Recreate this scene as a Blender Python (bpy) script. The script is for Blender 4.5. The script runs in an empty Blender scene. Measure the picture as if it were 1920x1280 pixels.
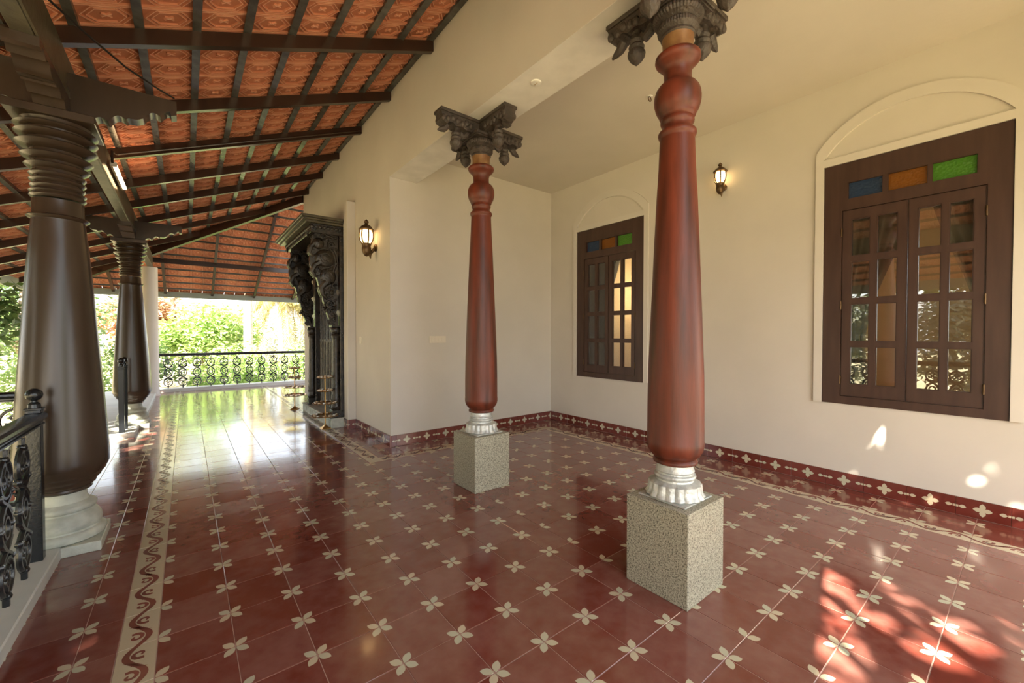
import bpy, bmesh, math, random
from mathutils import Vector, Matrix
random.seed(11)
PI = math.pi
scene = bpy.context.scene
COL = scene.collection
T = 0.254                                   # one floor tile

# ------------------------------------------------------------------ camera, sky, sun, exposure
CAM = Vector((-0.3928, -2.0052, 1.2743))
YAW, PITCH, ROLL, FPX = 0.6683, -0.0167, 0.0005, 773.05
cy, sy = math.cos(YAW), math.sin(YAW)
w_ = Vector((sy*math.cos(PITCH), cy*math.cos(PITCH), math.sin(PITCH)))
r_ = w_.cross(Vector((0, 0, 1))).normalized()
u_ = r_.cross(w_)
r2, u2 = r_*math.cos(ROLL)+u_*math.sin(ROLL), u_*math.cos(ROLL)-r_*math.sin(ROLL)
cd = bpy.data.cameras.new('camera'); cam = bpy.data.objects.new('camera', cd); COL.objects.link(cam)
M = Matrix((r2, u2, -w_)).transposed().to_4x4(); M.translation = CAM
cam.matrix_world = M
cd.sensor_width = 36; cd.lens = 36*FPX/1920; cd.clip_start = 0.02; cd.clip_end = 300
scene.camera = cam

def project(x, y, z):
    d = Vector((x, y, z))-CAM
    k = d.dot(w_)
    if k < 0.05: return None
    return 960+FPX*d.dot(r2)/k, 640-FPX*d.dot(u2)/k

world = bpy.data.worlds.new('world'); scene.world = world; world.use_nodes = True
wn = world.node_tree.nodes; wl = world.node_tree.links; wn.clear()
sky = wn.new('ShaderNodeTexSky'); sky.sky_type = 'NISHITA'; sky.sun_disc = False
sky.sun_elevation = math.radians(38); sky.sun_rotation = math.radians(233); sky.air_density = 1.0; sky.dust_density = 3.0
mx = wn.new('ShaderNodeMixRGB'); mx.inputs[0].default_value = 0.55; mx.inputs[2].default_value = (6.2, 6.3, 6.4, 1)
bg = wn.new('ShaderNodeBackground'); bg.inputs[1].default_value = 0.50
wo = wn.new('ShaderNodeOutputWorld')
wl.new(sky.outputs[0], mx.inputs[1]); wl.new(mx.outputs[0], bg.inputs[0]); wl.new(bg.outputs[0], wo.inputs[0])

SUN_DIR = Vector((0.63, 0.473, -0.616)).normalized()
sl = bpy.data.lights.new('sun', 'SUN'); sl.energy = 38; sl.angle = math.radians(0.45); sl.color = (1.0, 0.9, 0.74)
so = bpy.data.objects.new('sun', sl); COL.objects.link(so)
so.rotation_euler = SUN_DIR.to_track_quat('-Z', 'Y').to_euler()

scene.view_settings.view_transform = 'Standard'
scene.view_settings.look = 'None'
scene.view_settings.exposure = 0.72
scene.view_settings.gamma = 1.0
scene.view_settings.use_curve_mapping = False
scene.cycles.max_bounces = 10
scene.cycles.diffuse_bounces = 6
scene.cycles.transparent_max_bounces = 12
scene.cycles.sample_clamp_indirect = 6
scene.cycles.caustics_reflective = False

# ------------------------------------------------------------------ material helpers
def mat(name):
    m = bpy.data.materials.new(name); m.use_nodes = True
    nt = m.node_tree; b = nt.nodes['Principled BSDF']
    return m, nt, b
def simple(name, col, rough=.5, metal=0, var=0, scale=8, bump=0, bscale=60, col2=None, stretch=None, rvar=0, emit=None, es=0, spec=None):
    m, nt, b = mat(name); N = nt.nodes; L = nt.links
    b.inputs['Base Color'].default_value = (*col, 1); b.inputs['Roughness'].default_value = rough; b.inputs['Metallic'].default_value = metal
    if spec is not None: b.inputs['Specular IOR Level'].default_value = spec
    tc = N.new('ShaderNodeTexCoord'); mp = N.new('ShaderNodeMapping'); L.new(tc.outputs['Object'], mp.inputs[0])
    if stretch: mp.inputs['Scale'].default_value = stretch
    if var or col2:
        n = N.new('ShaderNodeTexNoise'); n.inputs['Scale'].default_value = scale; n.inputs['Detail'].default_value = 5; L.new(mp.outputs[0], n.inputs[0])
        r = N.new('ShaderNodeValToRGB'); r.color_ramp.elements[0].position = .35; r.color_ramp.elements[1].position = .68
        c2 = col2 if col2 else tuple(min(1, c*(1+var)) for c in col)
        c1 = col if col2 else tuple(c*(1-var) for c in col)
        r.color_ramp.elements[0].color = (*c1, 1); r.color_ramp.elements[1].color = (*c2, 1)
        L.new(n.outputs[0], r.inputs[0]); L.new(r.outputs[0], b.inputs['Base Color'])
        if rvar:
            q = N.new('ShaderNodeMath'); q.operation = 'MULTIPLY_ADD'; q.inputs[1].default_value = rvar; q.inputs[2].default_value = rough-rvar/2
            L.new(n.outputs[0], q.inputs[0]); L.new(q.outputs[0], b.inputs['Roughness'])
    if bump:
        n2 = N.new('ShaderNodeTexNoise'); n2.inputs['Scale'].default_value = bscale; n2.inputs['Detail'].default_value = 4; L.new(mp.outputs[0], n2.inputs[0])
        bp = N.new('ShaderNodeBump'); bp.inputs['Strength'].default_value = bump; bp.inputs['Distance'].default_value = .01
        L.new(n2.outputs[0], bp.inputs['Height']); L.new(bp.outputs[0], b.inputs['Normal'])
    if emit:
        b.inputs['Emission Color'].default_value = (*emit, 1); b.inputs['Emission Strength'].default_value = es
    return m

plaster = simple('plaster', (.61, .57, .51), .8, var=.035, scale=1.6, bump=.12, bscale=25)
plaster_soffit = simple('plaster_soffit', (.72, .70, .67), .8, var=.08, scale=5, bump=.12, bscale=25)
plaster_band = simple('plaster_band', (.63, .592, .535), .8, var=.03, scale=2)
inner_wall = simple('inner_wall', (.62, .52, .38), .85, var=.03)
kerb_stone = simple('kerb_stone', (.55, .56, .53), .55, var=.08, scale=3)
cement = simple('cement', (.50, .52, .45), .6, var=.18, scale=12, bump=.4, bscale=40)
silver = simple('silver_paint', (.42, .44, .43), .38, metal=.35, col2=(.66, .67, .63), scale=22, bump=.5, bscale=60)
wood_red = simple('stained_wood', (.060, .018, .010), .42, spec=.35, col2=(.165, .034, .016), scale=4.5, stretch=(3, 3, .35), bump=.08, bscale=30, rvar=.15)
wood_neck = simple('bare_neck_wood', (.16, .07, .025), .45, col2=(.27, .15, .06), scale=14)
wood_dark = simple('carved_dark_wood', (.040, .030, .024), .55, col2=(.075, .056, .045), scale=14, bump=.8, bscale=55)
wood_brown = simple('brown_painted_wood', (.040, .026, .018), .27, col2=(.062, .041, .028), scale=3, stretch=(2, 2, .4))
wood_beam = simple('beam_wood', (.055, .045, .028), .35, col2=(.11, .095, .06), scale=9, bump=.2, bscale=30)
win_wood = simple('window_wood', (.042, .018, .012), .42, col2=(.060, .028, .019), scale=5, stretch=(4, 4, .5))
rafter_paint = simple('rafter_paint', (.034, .017, .012), .22, col2=(.046, .024, .017), scale=3)
batten_paint = simple('batten_paint', (.055, .052, .048), .26, col2=(.10, .098, .092), scale=12)
iron = simple('black_iron', (.012, .014, .016), .22, bump=.1, bscale=70)
black_carved = simple('black_lacquered_wood', (.014, .012, .010), .25, col2=(.04, .030, .022), scale=10, bump=.5, bscale=60)
brass = simple('brass', (.62, .38, .14), .3, metal=.85, var=.15, scale=20)
bronze = simple('aged_bronze', (.11, .065, .03), .4, metal=.7, bump=.3, bscale=80)
petal_mix = simple('dried_petals', (.55, .36, .22), .8, col2=(.75, .62, .45), scale=40)
switch_plastic = simple('switch_plastic', (.72, .66, .55), .45)
white_plastic = simple('white_plastic', (.78, .77, .74), .45)
cable_rubber = simple('cable_rubber', (.015, .012, .01), .5)
cloth = simple('sheer_cloth', (.74, .64, .56), .9, col2=(.66, .54, .46), scale=7)
soil = simple('garden_ground', (.24, .24, .12), .95, col2=(.40, .30, .19), scale=1.4, bump=.5, bscale=8)
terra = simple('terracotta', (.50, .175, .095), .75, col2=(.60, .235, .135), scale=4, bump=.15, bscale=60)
terra_raised_lit = simple('terracotta_raised_lit', (.80, .42, .29), .7, col2=(.88, .52, .37), scale=4, bump=.15, bscale=60)  # bar tops coloured paler than the plate to paint in grazing light
terra_out = simple('roof_clay', (.40, .10, .045), .85, var=.2, scale=4)
gutter = simple('grey_green_paint', (.22, .25, .22), .5, var=.05)
bark = simple('bark', (.16, .12, .08), .95, col2=(.30, .25, .19), scale=9, bump=.8, bscale=14, stretch=(1, 1, .4))
palm_bark = simple('palm_bark', (.30, .25, .19), .95, col2=(.48, .42, .33), scale=6, bump=.8, bscale=10, stretch=(.4, .4, 3))
grout = simple('grout', (.42, .27, .22), .7, var=.15, scale=6)

def leafmat(name, c, c2, tr=.35):
    m, nt, b = mat(name); N = nt.nodes; L = nt.links
    g = N.new('ShaderNodeNewGeometry'); r = N.new('ShaderNodeValToRGB')
    r.color_ramp.elements[0].color = (*c, 1); r.color_ramp.elements[1].color = (*c2, 1)
    L.new(g.outputs['Random Per Island'], r.inputs[0]); L.new(r.outputs[0], b.inputs['Base Color'])
    b.inputs['Roughness'].default_value = .5
    t = N.new('ShaderNodeBsdfTranslucent'); L.new(r.outputs[0], t.inputs[0])
    s = N.new('ShaderNodeMixShader'); s.inputs[0].default_value = tr
    L.new(b.outputs[0], s.inputs[1]); L.new(t.outputs[0], s.inputs[2]); L.new(s.outputs[0], N['Material Output'].inputs[0])
    return m
leaf_green = leafmat('leaf_green', (.07, .13, .035), (.22, .32, .11))
leaf_yellow = leafmat('leaf_lime', (.20, .32, .07), (.42, .56, .20))
leaf_dark = leafmat('leaf_deep', (.05, .12, .045), (.16, .28, .11))
leaf_pink = leafmat('leaf_rust', (.34, .17, .09), (.55, .36, .22))
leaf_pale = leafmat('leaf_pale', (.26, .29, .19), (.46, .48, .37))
leaf_palm = leafmat('leaf_palm', (.20, .19, .05), (.42, .33, .12), .3)

def math_(N, L, op, a, b=None, c=None, clamp=False):
    n = N.new('ShaderNodeMath'); n.operation = op; n.use_clamp = clamp
    for i, v in enumerate((a, b, c)):
        if v is None: continue
        if isinstance(v, (int, float)): n.inputs[i].default_value = v
        else: L.new(v, n.inputs[i])
    return n.outputs[0]

def tile_material(name, kind):
    m, nt, b = mat(name); N = nt.nodes; L = nt.links
    F = lambda op, a, b_=None, c=None, clamp=False: math_(N, L, op, a, b_, c, clamp)
    uv = N.new('ShaderNodeUVMap'); uv.uv_map = 'tile'
    sx = N.new('ShaderNodeSeparateXYZ'); L.new(uv.outputs[0], sx.inputs[0])
    au, av = F('ABSOLUTE', sx.outputs[0]), F('ABSOLUTE', sx.outputs[1])
    du, dv = F('SUBTRACT', .5, au), F('SUBTRACT', .5, av)
    def petal(s, t, Ln, W):
        x = F('DIVIDE', s, Ln)
        ww = F('MULTIPLY', F('MULTIPLY', x, F('SUBTRACT', 1, x)), 4*W)
        return F('MULTIPLY', F('SUBTRACT', ww, t), 260, clamp=True)
    geo = N.new('ShaderNodeNewGeometry')
    n1 = N.new('ShaderNodeTexNoise'); n1.inputs['Scale'].default_value = 2.3; n1.inputs['Detail'].default_value = 7; n1.inputs['Roughness'].default_value = .62; L.new(geo.outputs['Position'], n1.inputs[0])
    n2 = N.new('ShaderNodeTexNoise'); n2.inputs['Scale'].default_value = 14; n2.inputs['Detail'].default_value = 6; L.new(geo.outputs['Position'], n2.inputs[0])
    oi = N.new('ShaderNodeObjectInfo'); at = N.new('ShaderNodeUVMap'); at.uv_map = 'rid'
    sr = N.new('ShaderNodeSeparateXYZ'); L.new(at.outputs[0], sr.inputs[0])
    rnd = F('FRACT', F('ADD', oi.outputs['Random'], sr.outputs[0]))
    red = N.new('ShaderNodeValToRGB'); e = red.color_ramp.elements
    e[0].position = .38; e[1].position = .70
    if kind == 'skirt': e[0].color = (.125, .019, .013, 1); e[1].color = (.165, .035, .026, 1)
    else: e[0].color = (.160, .035, .024, 1); e[1].color = (.235, .103, .082, 1)
    mixf = F('ADD', F('MULTIPLY', n1.outputs[0], .62), F('MULTIPLY', n2.outputs[0], .38))
    mixf = F('ADD', mixf, F('MULTIPLY', F('SUBTRACT', rnd, .5), .20))
    L.new(mixf, red.inputs[0])
    cream = N.new('ShaderNodeMixRGB'); cream.inputs[1].default_value = (.54, .46, .32, 1); cream.inputs[2].default_value = (.46, .46, .34, 1); L.new(rnd, cream.inputs[0])
    if kind == 'field':
        s = F('MULTIPLY', F('ADD', du, dv), .7071); t = F('ABSOLUTE', F('MULTIPLY', F('SUBTRACT', du, dv), .7071))
        mask = petal(s, t, .225, .068)
    elif kind == 'skirt':
        a = petal(au, av, .185, .062); b2 = petal(av, au, .185, .062)
        c = petal(F('SUBTRACT', du, .05), av, .15, .05)
        d = F('MULTIPLY', F('LESS_THAN', du, .045), F('LESS_THAN', av, .03))
        core = F('MULTIPLY', F('LESS_THAN', au, .028), F('LESS_THAN', av, .028))
        mask = F('MAXIMUM', F('MAXIMUM', F('MAXIMUM', a, b2), F('MAXIMUM', c, d)), core)
    else:
        mask = F('ADD', 0, 1)
    mm = N.new('ShaderNodeMixRGB'); L.new(mask, mm.inputs[0]); L.new(red.outputs[0], mm.inputs[1]); L.new(cream.outputs[0], mm.inputs[2])
    if kind == 'border':
        mm.inputs[2].default_value = (.50, .43, .30, 1)
        for l in list(L):
            if l.to_socket == mm.inputs[2]: L.remove(l)
    L.new(mm.outputs[0], b.inputs['Base Color'])
    rg = F('MULTIPLY_ADD', mixf, .22, .05)
    L.new(rg, b.inputs['Roughness'])
    b.inputs['Specular IOR Level'].default_value = .6
    b.inputs['Coat Weight'].default_value = .38; b.inputs['Coat Roughness'].default_value = .075
    bp = N.new('ShaderNodeBump'); bp.inputs['Strength'].default_value = .05; bp.inputs['Distance'].default_value = .01
    L.new(n2.outputs[0], bp.inputs['Height']); L.new(bp.outputs[0], b.inputs['Normal'])
    return m
tile_field = tile_material('cement_tile', 'field')
tile_border = tile_material('border_tile_cream', 'border')
tile_skirt = tile_material('skirting_tile', 'skirt')
tile_print = simple('border_scroll_print', (.17, .045, .033), .25, var=.25, scale=9)

def granite():
    m, nt, b = mat('granite'); N = nt.nodes; L = nt.links
    tc = N.new('ShaderNodeTexCoord')
    n = N.new('ShaderNodeTexNoise'); n.inputs['Scale'].default_value = 150; n.inputs['Detail'].default_value = 3; L.new(tc.outputs['Object'], n.inputs[0])
    r = N.new('ShaderNodeValToRGB'); e = r.color_ramp.elements
    e[0].position = .36; e[0].color = (.08, .072, .05, 1); e[1].position = .62; e[1].color = (.44, .42, .32, 1)
    x = r.color_ramp.elements.new(.45); x.color = (.27, .255, .19, 1)
    L.new(n.outputs[0], r.inputs[0]); L.new(r.outputs[0], b.inputs['Base Color']); b.inputs['Roughness'].default_value = .4
    return m
granite_m = granite()

def glass_mat(name, col, frost=0.0, refl=.0):
    m, nt, b = mat(name); N = nt.nodes; L = nt.links
    N.remove(b)
    fr = N.new('ShaderNodeFresnel'); fr.inputs[0].default_value = 1.6
    k = math_(N, L, 'MULTIPLY_ADD', fr.outputs[0], 1.0, refl, clamp=True)
    t = N.new('ShaderNodeBsdfTransparent'); t.inputs[0].default_value = (*col, 1)
    g = N.new('ShaderNodeBsdfGlossy'); g.inputs['Roughness'].default_value = frost; g.inputs[0].default_value = (1, 1, 1, 1)
    s = N.new('ShaderNodeMixShader'); L.new(k, s.inputs[0]); L.new(t.outputs[0], s.inputs[1]); L.new(g.outputs[0], s.inputs[2])
    L.new(s.outputs[0], N['Material Output'].inputs[0])
    return m
clear_glass = glass_mat('clear_glass', (.80, .82, .80), .01, .08)
def stained(name, col):
    m, nt, b = mat(name)
    b.inputs['Base Color'].default_value = (*col, 1); b.inputs['Roughness'].default_value = .18
    N = nt.nodes; L = nt.links
    t = N.new('ShaderNodeBsdfTranslucent'); t.inputs[0].default_value = (*col, 1)
    s = N.new('ShaderNodeMixShader'); s.inputs[0].default_value = .4
    L.new(b.outputs[0], s.inputs[1]); L.new(t.outputs[0], s.inputs[2]); L.new(s.outputs[0], N['Material Output'].inputs[0])
    n = N.new('ShaderNodeTexVoronoi'); n.inputs['Scale'].default_value = 60
    tc = N.new('ShaderNodeTexCoord'); L.new(tc.outputs['Object'], n.inputs[0])
    bp = N.new('ShaderNodeBump'); bp.inputs['Strength'].default_value = .4; bp.inputs['Distance'].default_value = .01
    L.new(n.outputs[0], bp.inputs['Height']); L.new(bp.outputs[0], b.inputs['Normal'])
    return m
blue_glass = stained('blue_glass', (.035, .07, .15)); amber_glass = stained('amber_glass', (.30, .11, .015)); green_glass = stained('green_glass', (.10, .30, .03))
lamp_glass = simple('lamp_glass', (.9, .7, .4), .4, emit=(1.0, .64, .26), es=4.6)
tube_glow = simple('tube_glow', (1, .8, .5), .4, emit=(1.0, .66, .34), es=30)
bulb_glow = simple('bulb_glow', (1, .8, .5), .4, emit=(1.0, .6, .22), es=40)

# ------------------------------------------------------------------ mesh helpers
class MB:
    def __init__(s): s.v = []; s.f = []; s.uv = {}
    def add(s, vs, fs):
        o = len(s.v); s.v += [tuple(v) for v in vs]; s.f += [tuple(i+o for i in f) for f in fs]; return s
    def box(s, x0, x1, y0, y1, z0, z1, b=0.0):
        if b <= 0:
            return s.add([(x0,y0,z0),(x1,y0,z0),(x1,y1,z0),(x0,y1,z0),(x0,y0,z1),(x1,y0,z1),(x1,y1,z1),(x0,y1,z1)],
                         [(0,3,2,1),(4,5,6,7),(0,1,5,4),(1,2,6,5),(2,3,7,6),(3,0,4,7)])
        bm = bmesh.new(); bmesh.ops.create_cube(bm, size=1)
        for v in bm.verts: v.co = Vector(((x0+x1)/2+v.co.x*(x1-x0), (y0+y1)/2+v.co.y*(y1-y0), (z0+z1)/2+v.co.z*(z1-z0)))
        bmesh.ops.bevel(bm, geom=list(bm.edges), offset=b, segments=1, affect='EDGES', profile=.5)
        bm.verts.index_update()
        s.add([v.co[:] for v in bm.verts], [[v.index for v in f.verts] for f in bm.faces]); bm.free(); return s
    def lathe(s, prof, n=32, c=(0,0,0), fn=None, caps=True):
        vs = []; fs = []
        for z, r in prof:
            for k in range(n):
                a = 2*PI*k/n; rr = fn(a, z, r) if fn else r
                vs.append((c[0]+rr*math.cos(a), c[1]+rr*math.sin(a), c[2]+z))
        m = len(prof)
        for i in range(m-1):
            for k in range(n):
                k2 = (k+1) % n
                fs.append((i*n+k, i*n+k2, (i+1)*n+k2, (i+1)*n+k))
        if caps:
            fs.append(tuple(range(n))[::-1]); fs.append(tuple(range((m-1)*n, m*n)))
        return s.add(vs, fs)
    def tube(s, pts, rad, n=8, flat=1.0, closed=False, caps=True):
        pts = [Vector(p) for p in pts]; m = len(pts); vs = []; fs = []
        rads = rad if isinstance(rad, (list, tuple)) else [rad]*m
        up = None
        for i, p in enumerate(pts):
            a = pts[(i-1) % m] if (closed or i > 0) else p; b = pts[(i+1) % m] if (closed or i < m-1) else p
            t = (b-a).normalized() if (b-a).length > 1e-9 else Vector((0, 0, 1))
            if up is None:
                up = Vector((0, 0, 1)) if abs(t.z) < .9 else Vector((1, 0, 0))
            x = t.cross(up); x = x.normalized() if x.length > 1e-6 else t.orthogonal().normalized()
            y = x.cross(t).normalized(); up = y
            for k in range(n):
                q = 2*PI*k/n+PI/n
                vs.append(p+x*math.cos(q)*rads[i]*flat+y*math.sin(q)*rads[i])
        R = m if closed else m-1
        for i in range(R):
            j = (i+1) % m
            for k in range(n):
                k2 = (k+1) % n
                fs.append((i*n+k, i*n+k2, j*n+k2, j*n+k))
        if caps and not closed:
            fs.append(tuple(range(n))[::-1]); fs.append(tuple(range((m-1)*n, m*n)))
        return s.add(vs, fs)
    def prism(s, poly, fn, d0, d1):
        # poly: list of 2D points, fn(a,b,d)->3D
        n = len(poly)
        vs = [fn(a, b, d0) for a, b in poly]+[fn(a, b, d1) for a, b in poly]
        return s.add(vs, [tuple(range(n)), tuple(range(2*n-1, n-1, -1))]+[(i, i+n, (i+1) % n+n, (i+1) % n) for i in range(n)])
    def ball(s, c, r, n=12, m=8, sc=(1,1,1)):
        prof = [(-r*math.cos(PI*i/m), max(1e-4, r*math.sin(PI*i/m))) for i in range(m+1)]
        vs = []; fs = []
        for z, q in prof:
            for k in range(n):
                a = 2*PI*k/n; vs.append((c[0]+q*math.cos(a)*sc[0], c[1]+q*math.sin(a)*sc[1], c[2]+z*sc[2]))
        for i in range(m):
            for k in range(n):
                fs.append((i*n+k, i*n+(k+1) % n, (i+1)*n+(k+1) % n, (i+1)*n+k))
        return s.add(vs, fs)
    def torus(s, c, R, r, axis='z', n=20, m=8, a0=0, a1=2*PI):
        cl = abs(a1-a0-2*PI) < 1e-6; K = n if cl else n+1
        pts = []
        for i in range(K):
            a = a0+(a1-a0)*i/n; x, y = R*math.cos(a), R*math.sin(a)
            pts.append({'z': (c[0]+x, c[1]+y, c[2]), 'y': (c[0]+x, c[1], c[2]+y), 'x': (c[0], c[1]+x, c[2]+y)}[axis])
        return s.tube(pts, r, m, closed=cl)
    def mesh(s, name, m, smooth=True, angle=35):
        me = bpy.data.meshes.new(name); me.from_pydata(s.v, [], s.f); me.update()
        bm = bmesh.new(); bm.from_mesh(me); bmesh.ops.recalc_face_normals(bm, faces=bm.faces); bm.to_mesh(me); bm.free()
        if smooth:
            me.shade_smooth(); me.set_sharp_from_angle(angle=math.radians(angle))
        me.materials.append(m); return me
    def obj(s, name, m, parent=None, loc=(0,0,0), rot=(0,0,0), smooth=True, angle=35, kind=None):
        o = bpy.data.objects.new(name, s.mesh(name, m, smooth, angle)); COL.objects.link(o)
        o.location = loc; o.rotation_euler = rot; o.parent = parent
        if kind: o['kind'] = kind
        return o
def tag(o, label, cat, group=None):
    o['label'] = label; o['category'] = cat
    if group: o['group'] = group
    return o
def thing(name, label, cat, loc=(0,0,0), rz=0, group=None):
    o = bpy.data.objects.new(name, None); COL.objects.link(o); o.location = loc; o.rotation_euler = (0, 0, rz)
    return tag(o, label, cat, group)
def struct(name, mb, m, smooth=False, label=None):
    o = mb.obj(name, m, smooth=smooth); o['kind'] = 'structure'
    if label: o['label'] = label
    return o
def inst(name, me, parent=None, loc=(0,0,0), rot=(0,0,0)):
    o = bpy.data.objects.new(name, me); COL.objects.link(o); o.parent = parent; o.location = loc; o.rotation_euler = rot
    return o
def copy_tree(o, parent=None):
    c = o.copy(); COL.objects.link(c); c.parent = parent
    for ch in list(o.children): copy_tree(ch, c)
    return c

# ------------------------------------------------------------------ levels
XW, XR, YA = 1.41, 3.90, 2.49            # veranda wall face, right wall face, alcove back wall face
YE = -3.15                               # open end behind the camera
SOF, CEI = 3.043, 3.372
Y_HIP = 6.80
YR = 9.95                                # far railing
XL = -0.965                              # inner face of the kerb
WINS = [(1.42, .535), (-1.395, .515)]    # centre y, half width
WZ0, WZ1 = .70, 2.69

# ------------------------------------------------------------------ walls
# right wall with two window openings
m = MB(); ys = [YE]
for c, h in sorted(WINS): ys += [c-h, c+h]
ys.append(YA+.25)
for i in range(0, len(ys), 2): m.box(XR, XR+.22, ys[i], ys[i+1], -.3, 3.6)
for c, h in WINS:
    m.box(XR, XR+.22, c-h, c+h, -.3, WZ0); m.box(XR, XR+.22, c-h, c+h, WZ1, 3.6)
struct('wall_right', m, plaster)
struct('wall_back', MB().box(XW, XR, YA, YA+.25, -.3, 3.6), plaster)
struct('wall_left', MB().box(XW, XW+.25, YA+.25, Y_HIP, -.3, 4.13).box(XW, XW+.33, YA, YA+.25, 3.6, 4.13), plaster)
struct('wall_upper', MB().box(XW, XW+.33, YE, YA, SOF, 4.13), plaster, label='cream wall carried by the two red columns, over the alcove opening')
struct('trim_1', MB().box(XW+.001, XW+.329, YE+.01, YA-.001, SOF-.004, SOF-.0005), plaster_soffit, label='paler underside of the beam between the columns')
struct('wall_pier', MB().box(1.30, XW, 3.69, 3.86, -.3, 3.06, .006).box(1.33, XW, 3.86, 5.80, 2.88, 3.02, .004), plaster, label='shallow cream pier beside the carved door')
struct('ceiling', MB().box(XW+.33, XR, YE, YA, CEI, CEI+.1), plaster)
struct('wall_end', MB().box(XW, XR+.22, YE-.2, YE, 2.42, 3.6), plaster, label='header beam over the open end of the alcove')
# room behind the windows
struct('wall_interior', MB().box(7.0, 7.1, -1.7, YA+.25, -.1, 3.4).box(7.0, 7.1, YE, -1.7, -.1, .9).box(7.0, 7.1, YE, -1.7, 2.5, 3.4).box(7.0, 7.1, YE, -3.0, .9, 2.5).box(XR+.22, 7.1, YA+.15, YA+.25, -.1, 3.4).box(XR+.22, 7.1, YE, YE+.1, -.1, 3.4).box(XR+.22, 7.1, YE, YA+.25, 3.35, 3.45), inner_wall)  # far wall has an added gap, out of view, letting in fill daylight
struct('floor_interior', MB().box(XR+.22, 7.0, YE+.1, YA+.15, -.1, 0), tile_print)

# ------------------------------------------------------------------ floor: every tile its own piece
xs_main = [(i*T, (i+1)*T) for i in range(-1, 4)]
def col_ranges():
    c = [(-3.95, -2.95, 0), (-2.95, -2.456, 1), (-2.456, -1.965, 'B'), (-1.965, -1.0, 2)]
    c += [(i, i+1, 0) for i in range(-1, 5)]
    c += [(5, 5.684, 1)]+[(5.684+k, 6.684+k, 0) for k in range(7)]
    c += [(12.684, 13.33, 1), (13.33, 13.85, 'B'), (13.85, 14.85, 0), (14.85, XR/T, 1)]
    return c
cells = []                                 # x0,x1,y0,y1 in tiles, u0,u1,v0,v1, border axis or None
def cell(x0, x1, y0, y1, u, v, bd=None): cells.append((x0, x1, y0, y1, u, v, bd))
cols = [(-3.95, -2.95, (-.5, .5), None), (-2.95, -2.456, (-.5, 0), None), (-2.456, -1.965, (-.25, .25), 'y')]
cols += [(-1.965+k*.9913, -1.965+(k+1)*.9913, (-.5, .5), None) for k in range(6)]
cols_mid = [(3.983, 5, (-.5, .5), None)]
cols_alc = [(5, 5.684, (-.5, .184), None)]+[(5.684+k, 6.684+k, (-.5, .5), None) for k in range(7)]
cols_alc += [(12.684, 13.33, (-.5, .15), None), (13.33, 13.85, (-.25, .25), 'y'), (13.85, 14.85, (-.5, .5), None), (14.85, XR/T, (-.5, .0), None)]
yd = YA/T; ye = YE/T
for x0, x1, u, bd in cols:
    for j in range(-12, 39): cell(x0, x1, j, j+1, u, (-.5, .5), bd)
YB0, YB1 = 8.12, 8.62                     # cross border in front of the alcove's back wall
for x0, x1, u, bd in cols_mid:
    for j in range(-12, 8): cell(x0, x1, j, j+1, u, (-.5, .5), bd)
for x0, x1, u, bd in cols_alc:
    for j in range(-12, 8):
        cell(x0, x1, j, j+1, u, (-.5, .5), bd)
    if x0 < 13.3:
        cell(x0, x1, YB0, YB1, u, (-.25, .25), 'x')
    elif bd == 'y': cell(x0, x1, YB0, YB1, (-.25, .25), (-.25, .25), 'c')
    else: cell(x0, x1, YB0, YB1, u, (-.5, 0), None)
    cell(x0, x1, 8, YB0, u, (-.5, -.38), None)
    cell(x0, x1, YB1, YB1+1, u if bd is None else (-.25, .25), (-.5, .5), None)
    if YB1+1 < yd: cell(x0, x1, YB1+1, yd, u if bd is None else (-.25, .25), (-.5, -.5+yd-YB1-1), None)
cell(3.983, 4.05, 8, YB0, (-.5, -.43), (-.5, -.4))
cell(4.05, 4.55, 8, YB0, (-.25, .25), (-.5, -.4)); cell(4.55, 5, 8, YB0, (0, .5), (-.5, -.4))
cell(4.05, 4.55, YB0, YB1, (-.25, .25), (-.25, .25), 'c'); cell(4.55, 5, YB0, YB1, (0, .45), (-.25, .25), 'x')
cell(3.983, 4.05, YB0, YB1, (-.3, -.23), (-.25, .25))
for j in range(8, 38):
    y0 = j+.62
    cell(3.983, 4.05, y0, y0+1, (-.3, -.23), (-.5, .5)); cell(4.05, 4.55, y0, y0+1, (-.25, .25), (-.5, .5), 'y')
    if y0 < yd: cell(4.55, 5, y0, y0+1, (.05, .5), (-.5, .5))
    else:
        cell(4.55, XW/T, y0, y0+1, (-.5, .5), (-.5, .5))
for j in range(27, 39):                   # round the corner of the house
    for k in range(10): cell(5.55+k, 6.55+k, j, j+1, (-.5, .5), (-.5, .5))
for j in range(9, 19): cell(-5.7, -4.95, j, j+1, (-.25, .5), (-.5, .5)); cell(-4.95, -3.95, j, j+1, (-.5, .5), (-.5, .5))
cells = [c for c in cells if c[2] > -12.5 and not (c[0] > 5.5 and c[3] > 9.82 and c[2] < 26.9)]
def size_of(c):
    p = [project(x*T, y*T, 0) for x, y in ((c[0], c[2]), (c[1], c[2]), (c[1], c[3]), (c[0], c[3]))]
    if any(q is None for q in p): return 0
    if max(q[0] for q in p) < 0 or min(q[0] for q in p) > 1920 or max(q[1] for q in p) < 0 or min(q[1] for q in p) > 1280: return 0
    return abs(sum(p[i][0]*p[(i+1) % 4][1]-p[(i+1) % 4][0]*p[i][1] for i in range(4)))/2
floor = struct('floor', MB().box(-5.7*T, -3.9*T, 2.29, 4.88, -.3, -.0018).box(-3.95*T-.0, XR, YE, YR+.0, -.3, -.0016).box(5.4*T, 16*T, 6.8, YR, -.3, -.0017), grout)
G = .0014
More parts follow.
